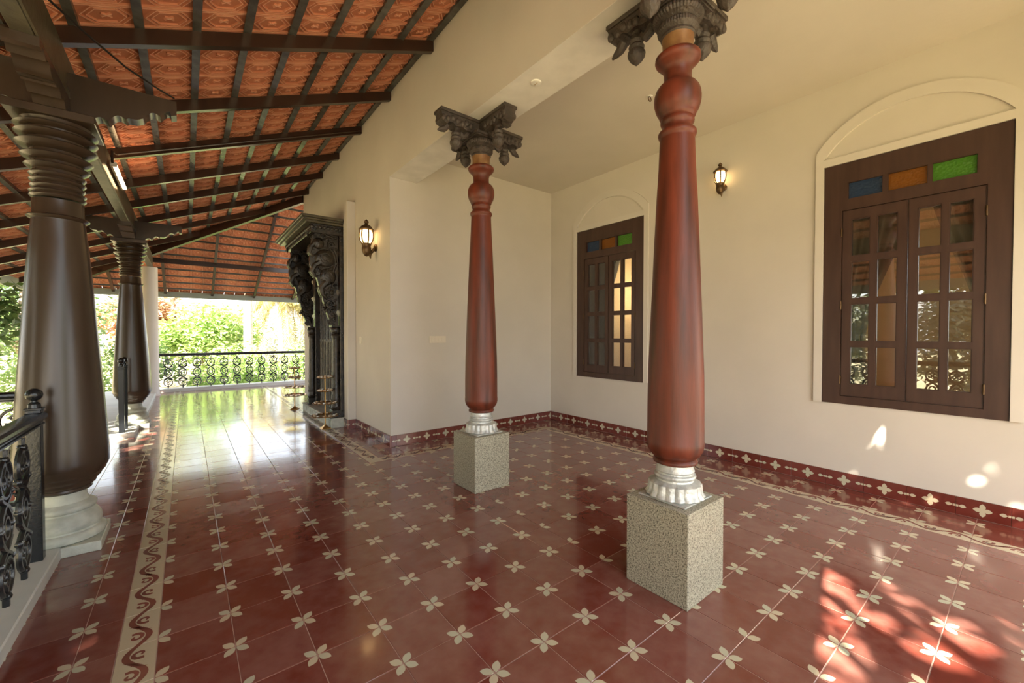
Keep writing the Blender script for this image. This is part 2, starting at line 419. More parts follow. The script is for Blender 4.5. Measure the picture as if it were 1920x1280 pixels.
def tile_geo(c, cx, cyy, z=0.0):
    w, d = (c[1]-c[0])*T/2-G, (c[3]-c[2])*T/2-G; b = .0012
    x, y = cx, cyy
    vs = [(x-w, y-d, z-.006), (x+w, y-d, z-.006), (x+w, y+d, z-.006), (x-w, y+d, z-.006),
          (x-w, y-d, z-b), (x+w, y-d, z-b), (x+w, y+d, z-b), (x-w, y+d, z-b),
          (x-w+b, y-d+b, z), (x+w-b, y-d+b, z), (x+w-b, y+d-b, z), (x-w+b, y+d-b, z)]
    fs = [(8, 9, 10, 11)]+[(i, (i+1) % 4, (i+1) % 4+4, i+4) for i in range(4)]+[(i+4, (i+1) % 4+4, (i+1) % 4+8, i+8) for i in range(4)]
    U, V = c[4], c[5]; k0 = [0, 1, 1, 0]; k1 = [0, 0, 1, 1]
    uvv = [(U[k0[i % 4]], V[k1[i % 4]]) for i in range(12)]
    return vs, fs, uvv
def uv_mesh(name, parts, mt):
    vs = []; fs = []; uvs = []; rid = []
    for v, f, u, r in parts:
        o = len(vs); vs += v; fs += [tuple(i+o for i in q) for q in f]
        for q in f:
            uvs += [u[i] for i in q]; rid += [(r, 0)]*len(q)
    me = bpy.data.meshes.new(name); me.from_pydata(vs, [], fs); me.update()
    l = me.uv_layers.new(name='tile'); l2 = me.uv_layers.new(name='rid')
    for i in range(len(uvs)): l.data[i].uv = uvs[i]; l2.data[i].uv = rid[i]
    me.materials.append(mt); return me

def spiral(cx, cyy, r0, turns, a0, sgn, n=14):
    return [(cx+r0*(1-.85*i/n)*math.cos(a0+sgn*turns*2*PI*i/n), cyy+r0*(1-.85*i/n)*math.sin(a0+sgn*turns*2*PI*i/n)) for i in range(n+1)]
def ribbon(pts, wd, fn):
    vs = []; fs = []; n = len(pts)
    for i, (a, b) in enumerate(pts):
        a0, b0 = pts[max(i-1, 0)]; a1, b1 = pts[min(i+1, n-1)]
        dx, dy = a1-a0, b1-b0; q = math.hypot(dx, dy) or 1
        wv = wd(i/(n-1))/2
        vs += [fn(a-dy/q*wv, b+dx/q*wv), fn(a+dy/q*wv, b-dx/q*wv)]
        if i: fs.append((2*i-2, 2*i-1, 2*i+1, 2*i))
    return vs, fs
def scroll_geo():
    # (along, across) in tile units; along -.5..+.5, across -.25...25
    out = []
    st = [(-.5+i/28, .125*math.sin(2*PI*(i/28))) for i in range(29)]
    out.append((st, lambda t: .066+.022*abs(math.sin(2*PI*t))))
    out.append((spiral(-.25, -.045, .115, 1.0, PI*-.15, 1), lambda t: .064*(1-.45*t)))
    out.append((spiral(.25, .045, .115, 1.0, PI*.85, 1), lambda t: .064*(1-.45*t)))
    out.append(([(-.02+.13*t, -.02-.13*t+.05*math.sin(PI*t)) for t in [i/6 for i in range(7)]], lambda t: .06*(1-t)+.004))
    out.append(([(.02-.13*t, .02+.13*t-.05*math.sin(PI*t)) for t in [i/6 for i in range(7)]], lambda t: .045*(1-t)+.004))
    return out
SCR = scroll_geo()
order = sorted(range(len(cells)), key=lambda i: -size_of(cells[i]))
meshes = {}
stuff = {'field': [], 'border': []}; scr_mb = {}
nf = 0; SCROLL_STUFF = MB()
def scroll_mesh(ax):
    mb = MB()
    for pts, wd in SCR:
        fn = (lambda a, b: (b*T, a*T, .0004)) if ax == 'y' else (lambda a, b: (a*T, -b*T, .0004))
        mb.add(*ribbon(pts, wd, fn))
    return mb
SM = {a: scroll_mesh(a).mesh('scroll_inlay', tile_print, smooth=False) for a in 'xy'}
for rank, i in enumerate(order):
    c = cells[i]; cx, cyy = (c[0]+c[1])/2*T, (c[2]+c[3])/2*T
    bd = c[6]; mt = tile_border if bd else tile_field
    if nf < 300:
        key = tuple(round(v, 3) for v in (c[1]-c[0], c[3]-c[2], *c[4], *c[5]))+(bd,)
        if key not in meshes:
            v, f, u = tile_geo(c, 0, 0); meshes[key] = uv_mesh('border_tile' if bd else 'floor_tile', [(v, f, u, 0)], mt)
        t = inst('border_tile' if bd else 'floor_tile', meshes[key], floor, (cx, cyy, random.uniform(-.0004, .0004)),
                 (random.uniform(-.0012, .0012), random.uniform(-.0012, .0012), 0))
        nf += 1
        if bd in ('x', 'y'): inst('scroll_inlay', SM[bd], t, (0, 0, 0), (0, 0, 0)).scale = (1 if bd == 'y' else (c[1]-c[0]), 1 if bd == 'x' else (c[3]-c[2]), 1)
    else:
        v, f, u = tile_geo(c, cx, cyy, random.uniform(-.0004, .0004))
        stuff['border' if bd else 'field'].append((v, f, u, random.random()))
        if bd in ('x', 'y'):
            me = SM[bd]
            SCROLL_STUFF.add([(cx+q.co.x*(1 if bd == 'y' else (c[1]-c[0])), cyy+q.co.y*(1 if bd == 'x' else (c[3]-c[2])), .0011) for q in me.vertices], [tuple(p.vertices) for p in me.polygons])
inst('far_floor_tiles', uv_mesh('far_floor_tiles', stuff['field'], tile_field), floor)['kind'] = 'stuff'
inst('far_border_tiles', uv_mesh('far_border_tiles', stuff['border'], tile_border), floor)['kind'] = 'stuff'
SCROLL_STUFF.obj('far_scroll_inlay', tile_print, floor, smooth=False, kind='stuff')

# ------------------------------------------------------------------ skirting tiles
SH = .128
def skirting(name, p0, p1, nrm, first=0.0):
    # p0->p1 along the wall, nrm = outward normal
    d = Vector((p1[0]-p0[0], p1[1]-p0[1])); Ln = d.length; d.normalize()
    root = struct(name, MB().box(-.001, .001, -.001, .001, 0, .01), grout)
    # mortar bed
    n = Vector(nrm)
    a = Vector(p0); b = Vector(p1)
    bed = MB(); q = [a, b, b+n*.006, a+n*.006]
    bed.add([(v.x, v.y, 0) for v in q]+[(v.x, v.y, SH) for v in q], [(0,1,2,3),(4,5,6,7),(0,1,5,4),(1,2,6,5),(2,3,7,6),(3,0,4,7)])
    old = root.data; root.data = bed.mesh(name, grout, smooth=False); bpy.data.meshes.remove(old)
    s = 0.0; L0 = first if first else T; k = 0
    ang = math.atan2(d.y, d.x)
    cache = {}
    while s < Ln-.004:
        e = min(Ln, s+(L0 if k == 0 else T)); w = e-s
        u = (-.5+((T-w)/T if (k == 0 and first) else 0), .5 if (k == 0 and first) else -.5+w/T)
        key = (round(w, 4), round(u[0], 3))
        if key not in cache:
            g = .001; b_ = .0015; x0, x1, z0, z1, th = g, w-g, .003, SH, .012
            vs = [(x0,0,z0),(x1,0,z0),(x1,0,z1),(x0,0,z1),(x0,-th+b_,z0),(x1,-th+b_,z0),(x1,-th+b_,z1),(x0,-th+b_,z1),(x0+b_,-th,z0+b_),(x1-b_,-th,z0+b_),(x1-b_,-th,z1-b_),(x0+b_,-th,z1-b_)]
            fs = [(8,9,10,11)]+[(i, (i+1)%4, (i+1)%4+4, i+4) for i in range(4)]+[(i+4, (i+1)%4+4, (i+1)%4+8, i+8) for i in range(4)]
            uvv = [(u[(0,1,1,0)[i % 4]], (-.25, -.25, .25, .25)[i % 4]) for i in range(12)]
            cache[key] = uv_mesh('skirting_tile', [(vs, fs, uvv, 0)], tile_skirt)
        side = d.x*(-n.y)+d.y*n.x                # -th must point along n
        o = inst('skirting_tile', cache[key], root, (a.x+d.x*s, a.y+d.y*s, 0), (0, 0, ang))
        if Vector((math.sin(ang), -math.cos(ang))).dot(n) < 0: o.scale = (1, -1, 1)
        s = e; k += 1
    return root
skirting('baseboard_right', (XR, YA), (XR, YE), (-1, 0), first=.10)
skirting('baseboard_back', (XW, YA), (XR-.012, YA), (0, -1), first=.06)
skirting('baseboard_left', (XW, YA+.0), (XW, 3.69), (-1, 0), first=.06)
skirting('baseboard_pier', (XW-.012, 3.69), (1.30, 3.69), (0, -1))
skirting('baseboard_door_side', (1.30, 3.69), (1.30, 3.86), (-1, 0))
skirting('baseboard_far', (XW, 5.64), (XW, Y_HIP), (-1, 0))

# ------------------------------------------------------------------ roof
SL = .4; AL = math.atan(SL)
ZT = 3.965                                  # rafter tops at the wall
EAVE = 4.28                                 # plan run of the slope
def zl(x, off=0): return ZT+off-SL*(XW-x)
roof = struct('roof', MB().add(
    [(XW, -3.6, ZT+.12), (XW-EAVE, -3.6, ZT+.12-SL*EAVE), (XW-EAVE, Y_HIP+EAVE, ZT+.12-SL*EAVE), (XW, Y_HIP, ZT+.12),
     (6.5, Y_HIP, ZT+.12), (6.5, Y_HIP+EAVE, ZT+.12-SL*EAVE)]+
    [(XW, -3.6, ZT+.17), (XW-EAVE, -3.6, ZT+.17-SL*EAVE), (XW-EAVE, Y_HIP+EAVE, ZT+.17-SL*EAVE), (XW, Y_HIP, ZT+.17),
     (6.5, Y_HIP, ZT+.17), (6.5, Y_HIP+EAVE, ZT+.17-SL*EAVE)],
    [(0, 1, 2, 3), (3, 2, 5, 4), (6, 9, 8, 7), (9, 10, 11, 8), (0, 6, 7, 1), (1, 7, 8, 2), (2, 8, 11, 5), (0, 3, 9, 6), (3, 4, 10, 9), (4, 5, 11, 10)]), terra_out)
# ceiling tile meshes: w = along battens (local Y), l = along slope (local X)
def ceil_tile(w, l, across):
    mb = MB(); th = .012
    mb.box(-l/2, l/2, -w/2, w/2, 0, th); mb.nplate = 6
    h = -.011
    def bar(p, q, wd, d=h):
        p = Vector(p); q = Vector(q); t = (q-p).normalized(); n = Vector((-t.y, t.x))*wd/2
        c = [p-n, q-n, q+n, p+n]; i = [p-n*.45, q-n*.45, q+n*.45, p+n*.45]
        mb.add([(v.x, v.y, 0) for v in c]+[(v.x, v.y, d) for v in i], [(4,5,6,7),(0,1,5,4),(1,2,6,5),(2,3,7,6),(3,0,4,7)])
    L2, W2 = l/2, w/2
    e = .013
    for sx in (-1, 1): bar((sx*(L2-e*.75), -W2), (sx*(L2-e*.75), W2), e*1.5)
    for sy in (-1, 1): bar((-L2, sy*(W2-e/2)), (L2, sy*(W2-e/2)), e)
    a, b = L2-.028, W2-.022
    for k in (1.0, .76):
        if across: hexa = [(a*.52*k, b*k), (a*k, 0), (a*.52*k, -b*k), (-a*.52*k, -b*k), (-a*k, 0), (-a*.52*k, b*k)]
        else: hexa = [(a*k, b*.52*k), (0, b*k), (-a*k, b*.52*k), (-a*k, -b*.52*k), (0, -b*k), (a*k, -b*.52*k)]
        if not across: hexa = [(a*k, .5*b*k), (a*k, -.5*b*k), (0, -b*k), (-a*k, -.5*b*k), (-a*k, .5*b*k), (0, b*k)]
        for i in range(6): bar(hexa[i], hexa[(i+1) % 6], .011, -.010)
    for i in range(4):
        q = PI/4+i*PI/2; bar((0, 0), (math.cos(q)*.035, math.sin(q)*.022), .016, -.008)
    return mb
BT = [.2475-.283*k for k in range(-4, 12)]      # batten lines in x (left slope)
BT = sorted(x for x in BT if x > XW-EAVE+.05)
DX = .283; SEAM = .2075
LT = math.hypot(DX, DX*SL)
def tile_mesh(mb):
    me = bpy.data.meshes.new('ceiling_tile'); me.from_pydata(mb.v, [], mb.f); me.update()
    bm = bmesh.new(); bm.from_mesh(me); bmesh.ops.recalc_face_normals(bm, faces=bm.faces)
    bm.faces.ensure_lookup_table()
    for f in bm.faces: f.material_index = 0 if f.index < mb.nplate or abs(f.normal.z) < .97 else 1  # sunken plate and bar sides take the darker clay as painted groove shade
    bm.to_mesh(me); bm.free(); me.materials.append(terra); me.materials.append(terra_raised_lit); return me
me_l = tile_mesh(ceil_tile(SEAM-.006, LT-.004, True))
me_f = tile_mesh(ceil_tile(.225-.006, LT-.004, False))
BH = .035                                    # batten height
slots = []
for bi in range(-1, len(BT)):
    xm = (BT[0]-DX/2) if bi < 0 else BT[bi]+DX/2
    if bi == len(BT)-1: xm = BT[-1]+DX/2
    yk = 1.69-SEAM*26
    while yk < 11.2:
        ym = yk+SEAM/2
        if ym-SEAM/2 < Y_HIP+(XW-xm)+DX/2:
            slots.append(('L', xm, ym))
        yk += SEAM
FB = [9.93+.2935*k for k in range(-11, 5)]
FB = [y for y in FB if Y_HIP < y < Y_HIP+EAVE]
def zf(y, off=0): return ZT+off-SL*(y-Y_HIP)
for y0 in FB:
    ym = y0+.147
    xk = -.744-.225*10
    while xk < 4.2:
        xm = xk+.1125
        if ym > Y_HIP+(XW-xm)-.12-.225: slots.append(('F', xm, ym))
        xk += .225
def slot_size(s):
    z = zl(s[1]) if s[0] == 'L' else zf(s[2])
    p = project(s[1], s[2], z)
    if p is None or not (-40 < p[0] < 1960 and -60 < p[1] < 1300): return 0
    if s[0] == 'F' and s[1] > 1.6: return 0
    return 1/((Vector((s[1], s[2], z))-CAM).length**2)
slots.sort(key=lambda s: -slot_size(s))
far_tiles = MB(); far_mi = []; nt_ = 0
def clip_mesh(me, M4, co, no):
    bm = bmesh.new(); bm.from_mesh(me); bm.transform(M4)
    bmesh.ops.bisect_plane(bm, geom=bm.verts[:]+bm.edges[:]+bm.faces[:], plane_co=co, plane_no=no, clear_outer=True)
    return bm
RL = Matrix.Rotation(-AL, 4, 'Y'); RF = Matrix.Rotation(-AL, 4, 'X') @ Matrix.Rotation(PI/2, 4, 'Z')
for s in slots:
    side, x, y = s
    if side == 'L': M4 = Matrix.Translation((x, y, zl(x, BH+.004))) @ RL; me = me_l
    else: M4 = Matrix.Translation((x, y, zf(y, BH+.004))) @ RF; me = me_f
    t = (y-Y_HIP)-(XW-x)                       # >0 beyond the hip
    margin = .26
    crossing = abs(t) < margin
    if side == 'L' and t > margin: continue
    if side == 'F' and t < -margin: continue
    if crossing:
        no = Vector((1, 1, 0)) if side == 'L' else Vector((-1, -1, 0))
        bm = clip_mesh(me, M4, (XW, Y_HIP, 0), no)
        if not bm.faces: bm.free(); continue
    if nt_ < 300 and slot_size(s) > 0:
        nt_ += 1
        if crossing:
            me2 = bpy.data.meshes.new('ceiling_tile'); bm.to_mesh(me2); bm.free(); me2.materials.append(terra); me2.materials.append(terra_raised_lit)
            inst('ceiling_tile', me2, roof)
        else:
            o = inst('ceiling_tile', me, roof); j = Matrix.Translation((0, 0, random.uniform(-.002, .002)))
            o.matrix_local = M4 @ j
    else:
        if crossing:
            bm.verts.index_update(); far_tiles.add([v.co[:] for v in bm.verts], [[v.index for v in f.verts] for f in bm.faces]); far_mi += [f.material_index for f in bm.faces]; bm.free()
        else:
            far_tiles.add([(M4 @ v.co)[:] for v in me.vertices], [tuple(p.vertices) for p in me.polygons]); far_mi += [p.material_index for p in me.polygons]
fo = bpy.data.meshes.new('far_ceiling_tiles'); fo.from_pydata(far_tiles.v, [], far_tiles.f); fo.update(); fo.materials.append(terra); fo.materials.append(terra_raised_lit); fo.polygons.foreach_set('material_index', far_mi)
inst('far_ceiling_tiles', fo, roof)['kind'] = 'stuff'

def slope_bar(mb, x0, x1, y, w, d, off=0):       # bar along X following the left slope, top at rafter-top plane+off
    mb.add([(x0, y-w/2, zl(x0, off-d)), (x1, y-w/2, zl(x1, off-d)), (x1, y+w/2, zl(x1, off-d)), (x0, y+w/2, zl(x0, off-d)),
            (x0, y-w/2, zl(x0, off)), (x1, y-w/2, zl(x1, off)), (x1, y+w/2, zl(x1, off)), (x0, y+w/2, zl(x0, off))],
           [(0,3,2,1),(4,5,6,7),(0,1,5,4),(1,2,6,5),(2,3,7,6),(3,0,4,7)])
def slope_bar_f(mb, y0, y1, x, w, d, off=0):
    mb.add([(x-w/2, y0, zf(y0, off-d)), (x+w/2, y0, zf(y0, off-d)), (x+w/2, y1, zf(y1, off-d)), (x-w/2, y1, zf(y1, off-d)),
            (x-w/2, y0, zf(y0, off)), (x+w/2, y0, zf(y0, off)), (x+w/2, y1, zf(y1, off)), (x-w/2, y1, zf(y1, off))],
           [(0,3,2,1),(4,5,6,7),(0,1,5,4),(1,2,6,5),(2,3,7,6),(3,0,4,7)])
RW, RD = .05, .098
for y in (-2.5, -1.5, -.53, .46, 1.465, 2.465, 3.435, 4.425, 5.36, 6.36, 7.35, 8.35, 9.35):
    xe = XW-max(0, y-Y_HIP)
    mb = MB(); slope_bar(mb, XW-EAVE+.12, xe, y, RW, RD); mb.obj('rafter', rafter_paint, roof, smooth=False)
for x in (-1.68, -.78, .13, 1.03, 1.95, 2.85):
    ys_ = Y_HIP+max(0, XW-x); mb = MB(); slope_bar_f(mb, ys_, Y_HIP+EAVE-.15, x, RW, RD*.8); mb.obj('rafter', rafter_paint, roof, smooth=False)
mb = MB(); k = .035                              # hip rafter
hp = [(XW, Y_HIP), (XW-EAVE+.1, Y_HIP+EAVE-.1)]
vs = []
for z_ in (-.15, 0):
    for (x, y) in hp:
        for sg in (-1, 1): vs.append((x+sg*k*.7071, y+sg*k*.7071, zl(x, z_)))
mb.add(vs, [(0,1,3,2),(4,6,7,5),(0,4,5,1),(2,3,7,6),(0,2,6,4),(1,5,7,3)]); mb.obj('hip_rafter', rafter_paint, roof, smooth=False)
for x in BT:
    mb = MB(); ye_ = Y_HIP+(XW-x); z = zl(x)
    mb.box(x-.0235, x+.0235, -3.55, ye_, z, z+BH); mb.obj('batten', batten_paint, roof, smooth=False)
for y in FB:
    mb = MB(); x0 = XW-(y-Y_HIP); z = zf(y)
    mb.box(x0, 6.4, y-.018, y+.018, z, z+BH); mb.obj('batten', batten_paint, roof, smooth=False)
MB().box(XW-.045, XW, YE, Y_HIP, ZT-.005, ZT+.035).obj('wall_plate', rafter_paint, roof, smooth=False)
ze = zl(XW-EAVE)
mb = MB().box(XW-EAVE-.02, XW-EAVE+.05, -3.6, Y_HIP+EAVE+.02, ze-.12, ze+.1); mb.obj('eave_gutter', gutter, roof, smooth=False)
zg = zf(Y_HIP+EAVE-.15)
mb = MB().box(XW-EAVE, 6.5, Y_HIP+EAVE-.17, Y_HIP+EAVE-.07, zg-.14, zg-.01); mb.obj('eave_gutter', gutter, roof, smooth=False)
MB().box(-1.0, 6.4, 9.41, 9.46, 2.785, 2.885).obj('tie_beam', rafter_paint, roof, smooth=False)
MB().box(-1.01, -.93, -3.5, 9.46, 2.66, 2.925, .004).obj('eaves_beam', wood_beam, roof, smooth=False)
MB().box(-.928, -.918, -3.5, 9.46, 2.66, 2.70).obj('beam_moulding', wood_beam, roof, smooth=False)

# ------------------------------------------------------------------ kerbs
struct('trim_2', MB().box(-1.45, XL, -3.2, 2.28, -.3, .062, .006), kerb_stone, label='low white kerb under the near railing')
struct('trim_3', MB().box(-1.75, -.905, 4.89, 10.15, -.3, .062, .006), kerb_stone, label='low white kerb beyond the garden steps')
struct('trim_4', MB().box(-.905, 4.0, YR-.12, YR+.16, -.3, .07, .006), kerb_stone, label='low white kerb under the far railing')
sm = struct('steps', MB().box(-1.85, -1.5, 2.3, 4.87, -.6, -.19).box(-2.2, -1.85, 2.3, 4.87, -.6, -.36), terra_out, label='red steps down to the garden')

# ------------------------------------------------------------------ red columns
def red_column(label, y, first=None):
    if first:
        c = copy_tree(first); c.location = (1.575, y, 0); c['label'] = label; return c
    root = thing('red_column', label, 'column', (1.575, y, 0), group='red wooden columns of the alcove')
    MB().box(-.174, .174, -.168, .168, 0, .447, .003).obj('granite_block', granite_m, root)
    def flute(a, z, r): return r*(1+.07*abs(math.cos(9*a))) if z < .535 else r
    MB().box(-.13, .13, -.13, .13, .447, .455, .003).lathe(
        [(.455,.131),(.462,.136),(.470,.132),(.482,.124),(.505,.123),(.522,.121),(.530,.108),(.535,.092),(.543,.090),(.550,.099),(.558,.102),(.566,.099),(.571,.091),(.578,.090),(.585,.095),(.592,.092),(.600,.088),(.618,.087)], 72, fn=flute).obj('silver_base', silver, root)
    MB().lathe([(.618,.092),(.624,.106),(.634,.109),(.642,.104),(.647,.100),(.652,.104),(.668,.121),(.69,.133),(.712,.138),(.735,.1385),(.739,.1372),(.90,.1365),(1.08,.134),(1.30,.1255),(1.60,.1135),(1.94,.0990),(2.12,.089),(2.262,.0835),(2.272,.084),(2.279,.090),(2.288,.0925),(2.297,.0915),(2.305,.086),(2.310,.079),(2.322,.073),(2.334,.0725),(2.342,.079),(2.352,.0815),(2.360,.080),(2.366,.078),(2.372,.084),(2.382,.088),(2.390,.0895),(2.402,.098),(2.42,.1055),(2.445,.1115),(2.468,.1125),(2.49,.1105),(2.512,.103),(2.530,.090),(2.541,.076),(2.546,.0685),(2.566,.066),(2.59,.0655),(2.606,.068),(2.622,.076),(2.640,.0935),(2.652,.105),(2.664,.109),(2.675,.1075),(2.684,.098),(2.691,.081),(2.694,.077)], 64).obj('shaft', wood_red, root, angle=50)
    MB().lathe([(2.694,.0755),(2.72,.073),(2.75,.074),(2.768,.0765)], 48).obj('neck', wood_neck, root)
    def bead(a, z, r): return r*(1+.035*abs(math.sin(22*a))) if r > .09 else r
    MB().lathe([(2.768,.077),(2.774,.083),(2.782,.082),(2.787,.079),(2.794,.088),(2.806,.0955),(2.820,.0965),(2.83,.0925),(2.836,.086),(2.842,.092),(2.852,.110),(2.866,.119),(2.880,.117),(2.888,.108),(2.893,.10)], 132, fn=bead).obj('capital_rings', wood_dark, root, angle=25)
    MB().box(-.118, .118, -.118, .118, 2.893, 2.903, .002).box(-.128, .128, -.128, .128, 2.903, 2.925, .004).obj('abacus', wood_dark, root)
    for q in range(4):
        mb = MB(); R = Matrix.Rotation(q*PI/2, 4, 'Z')
        b = MB()
        # body of the arm, profile in (s, z), s outwards
        prof = [(.0, 3.04), (.40, 3.04), (.405, 3.015), (.395, 2.985), (.40, 2.955), (.375, 2.935), (.35, 2.925), (.335, 2.945), (.30, 2.95), (.27, 2.93), (.22, 2.94), (.18, 2.925), (0, 2.925)]
        b.prism(prof, lambda s, z, d: (s, d, z), -.05, .05)
        b.box(.02, .41, -.062, .062, 3.015, 3.0405, .003)
        for i in range(7):                       # carved lobes along the flanks
            s = .13+.042*i
            for sd in (-1, 1): b.ball((s, sd*.05, 2.972+.01*math.sin(i*2)), .021, 8, 6, (1, .7, 1.25))
        # pendant bud
        pd = [(-.185,.004),(-.172,.016),(-.158,.030),(-.140,.041),(-.122,.044),(-.108,.041),(-.102,.034),(-.095,.040),(-.085,.043),(-.076,.038),(-.070,.031),(-.062,.036),(-.052,.038),(-.045,.032),(-.02,.028),(.0,.03)]
        b.lathe(pd, 24, (.245, 0, 2.945), fn=lambda a, z, r: r*(1+.12*abs(math.cos(5*a))) if z < -.105 else r)
        # leaf spur at the tip and link to the capital
        b.tube([(.33, 0, 2.93), (.355, 0, 2.90), (.385, 0, 2.888), (.41, 0, 2.878)], [.03, .026, .018, .006], 8)
        b.tube([(.135, 0, 2.935), (.16, 0, 2.90), (.185, 0, 2.885), (.21, 0, 2.91)], [.026, .028, .026, .02], 8)
        for sd in (-1, 1): b.torus((.30, sd*.047, 2.985), .022, .007, 'y', 10, 5)
        b.v = [tuple(R @ Vector(v)) for v in b.v]
        b.obj('carved_bracket', wood_dark, root, angle=40)
    return root
c1 = red_column('red turned wooden column nearer the camera, on the larger-looking granite block', -.867)
red_column('red turned wooden column further back, beside the corner of the cream wall', .91, c1)

# ------------------------------------------------------------------ brown veranda columns
def brown_column(label, y, first=None):
    if first:
        c = copy_tree(first); c.location = (-.98, y, 0); c['label'] = label; return c
    root = thing('brown_column', label, 'column', (-.98, y, 0), group='tall brown columns along the veranda edge')
    MB().box(-.18, .18, -.19, .19, 0, .058, .004).obj('plinth', cement, root)
    MB().lathe([(.058,.165),(.066,.178),(.085,.184),(.104,.180),(.113,.170),(.116,.160),(.125,.158),(.132,.163),(.150,.166),(.175,.162),(.195,.152),(.212,.140),(.218,.130),(.226,.130),(.230,.138),(.240,.143),(.252,.143),(.262,.136),(.270,.122),(.278,.108),(.30,.100),(.335,.098)], 64).obj('moulded_base', cement, root, angle=40)
    MB().lathe([(.335,.100),(.342,.118),(.352,.126),(.362,.122),(.368,.128),(.380,.140),(.392,.142),(.40,.147),(.415,.162),(.428,.166),(.436,.172),(.450,.183),(.466,.188),(.478,.194),(.496,.201),(.520,.203),(.60,.2005),(.72,.1935),(.85,.186),(1.10,.1705),(1.36,.1535),(1.60,.138),(1.80,.1235),(1.935,.1115),(1.942,.112),(1.948,.124),(1.956,.131),(1.962,.127),(1.967,.111),(1.975,.108),(2.055,.107)], 64).obj('shaft', wood_brown, root, angle=50)
    def ring(z, r, h=.022, r0=.104): return [(z-h, r0), (z-h*.8, r0+(r-r0)*.35), (z-h*.35, r0+(r-r0)*.8), (z, r), (z+h*.25, r0+(r-r0)*.85), (z+h*.4, r0+.2*(r-r0))]
    pr = []
    for z, r, h, r0 in [(2.078,.118,.014,.106),(2.103,.119,.012,.106),(2.135,.115,.016,.102),(2.168,.118,.016,.101),(2.202,.119,.018,.101),(2.250,.136,.024,.103),(2.303,.151,.028,.108),(2.368,.170,.034,.114),(2.425,.172,.026,.125),(2.468,.174,.018,.135)]:
        pr += ring(z, r, h, r0)
    pr += [(2.482,.140),(2.50,.150)]
    MB().lathe(pr, 64).obj('capital_rings', wood_brown, root, angle=30)
    MB().box(-.18, .18, -.18, .18, 2.50, 2.545, .004).obj('abacus', wood_brown, root)
    def arm(Ln, ztip, ztop, w, name, q, flat_from=.14):
        # scalloped underside rising from the abacus to the tip
        top = [(0, ztop), (Ln, ztop)]
        und = []
        n = 60
        for i in range(n+1):
            t = i/n; s = flat_from+(Ln-flat_from)*t
            base = 2.548+(ztip-2.548)*t
            wav = .030*abs(math.sin(t*PI*5))*(1 if t < .93 else 0)
            if .42 < t < .60: wav -= .034*math.sin((t-.42)/.18*PI)
            und.append((s, base+wav))
        poly = top+und[::-1]+[(0, 2.548)]
        b = MB().prism(poly, lambda s, z, d: (s, d, z), -w/2, w/2)
        R = Matrix.Rotation(q, 4, 'Z'); b.v = [tuple(R @ Vector(v)) for v in b.v]
        return b.obj(name, wood_brown, root, angle=30)
    arm(.55, 2.725, 2.815, .10, 'bracket_arm', 0); arm(.55, 2.725, 2.815, .10, 'bracket_arm', PI)
    arm(.70, 2.615, 2.66, .125, 'bracket_arm', -PI/2, .17); arm(.70, 2.615, 2.66, .125, 'bracket_arm', PI/2, .17)
    return root
b1 = brown_column('tall dark brown column in the left foreground, its foot beside the near railing', 1.59)
brown_column('dark brown column further down the veranda, two black newel posts before it', 5.62, b1)
wc = tag(MB().lathe([(.0,.155),(.03,.155),(.035,.14),(2.66,.135)], 48).obj('round_post', plaster, loc=(-.985, 9.35, 0)),
         'plain cream round post at the left end of the far railing', 'column')

# ------------------------------------------------------------------ iron railings
def baluster_mb(h=.62, fat=1.0):
    # local: z up from 0 to h, in the x-z plane
    mb = MB(); w = .078; r = .0062*fat; N = 18
    H = h/.62
    def Z(z): return z*H
    def tb(p, rr=r, cl=False): mb.tube([(x, 0, Z(z)) for x, z in p], rr, 6, closed=cl)
    mb.tube([(0, 0, 0), (0, 0, Z(.045))], r*1.1, 6); mb.tube([(0, 0, Z(.575)), (0, 0, Z(.62))], r*1.1, 6)
    mb.ball((0, 0, Z(.04)), r*1.7, 8, 6); mb.ball((0, 0, Z(.58)), r*1.7, 8, 6)
    for s in (1, -1):
        def y(z): return z if s == 1 else .62-z
        cz = y(.118)
        tb([(w*math.cos(a)*.98, cz+.073*math.sin(a)) for a in [2*PI*i/24 for i in range(24)]], cl=True)
        for sd in (-1, 1):                    # heart scrolls inside the ring
            pts = []
            for i in range(N+1):
                t = i/N; a = -PI/2+t*1.55*PI; rr = .030*(1-.55*t)
                pts.append((sd*(.031-rr*math.cos(a)*.9), y(.118+.012+rr*math.sin(a))))
            tb([(0, y(.052)), (sd*.004, y(.075))]+pts, r*.85)
            # crossing leaves between rings
            tb([(sd*w*.95, y(.172)), (sd*.045, y(.198)), (sd*.012, y(.212)), (-sd*.03, y(.232)), (-sd*.066, y(.262))], r*1.05)
            mb.ball((sd*w*.9, 0, Z(y(.178))), r*1.5, 6, 5)
    for sd in (-1, 1):
        tb([(sd*(.012+.060*math.sin(PI*t)), .225+.17*t) for t in [i/14 for i in range(15)]], r)
    tb([(.036*math.cos(a), .31+.042*math.sin(a)) for a in [2*PI*i/18 for i in range(18)]], r*.9, True)
    for sd in (-1, 1): mb.ball((sd*.07, 0, Z(.31)), r*1.5, 6, 5)
    return mb
def handrail(x0, x1, name, parent, z=.87, wide=1.0):
    prof = [(-.030, 0), (-.030, .008), (-.022, .012), (-.022, .022), (-.036, .028), (-.042, .040), (-.040, .054), (-.028, .064), (0, .068),
            (.028, .064), (.040, .054), (.042, .040), (.036, .028), (.022, .022), (.022, .012), (.030, .008), (.030, 0)]
    mb = MB().prism([(a*wide, z-.055+b*wide) for a, b in prof], lambda a, b, d: (d, a, b), x0, x1)
    return mb.obj(name, iron, parent, angle=25)
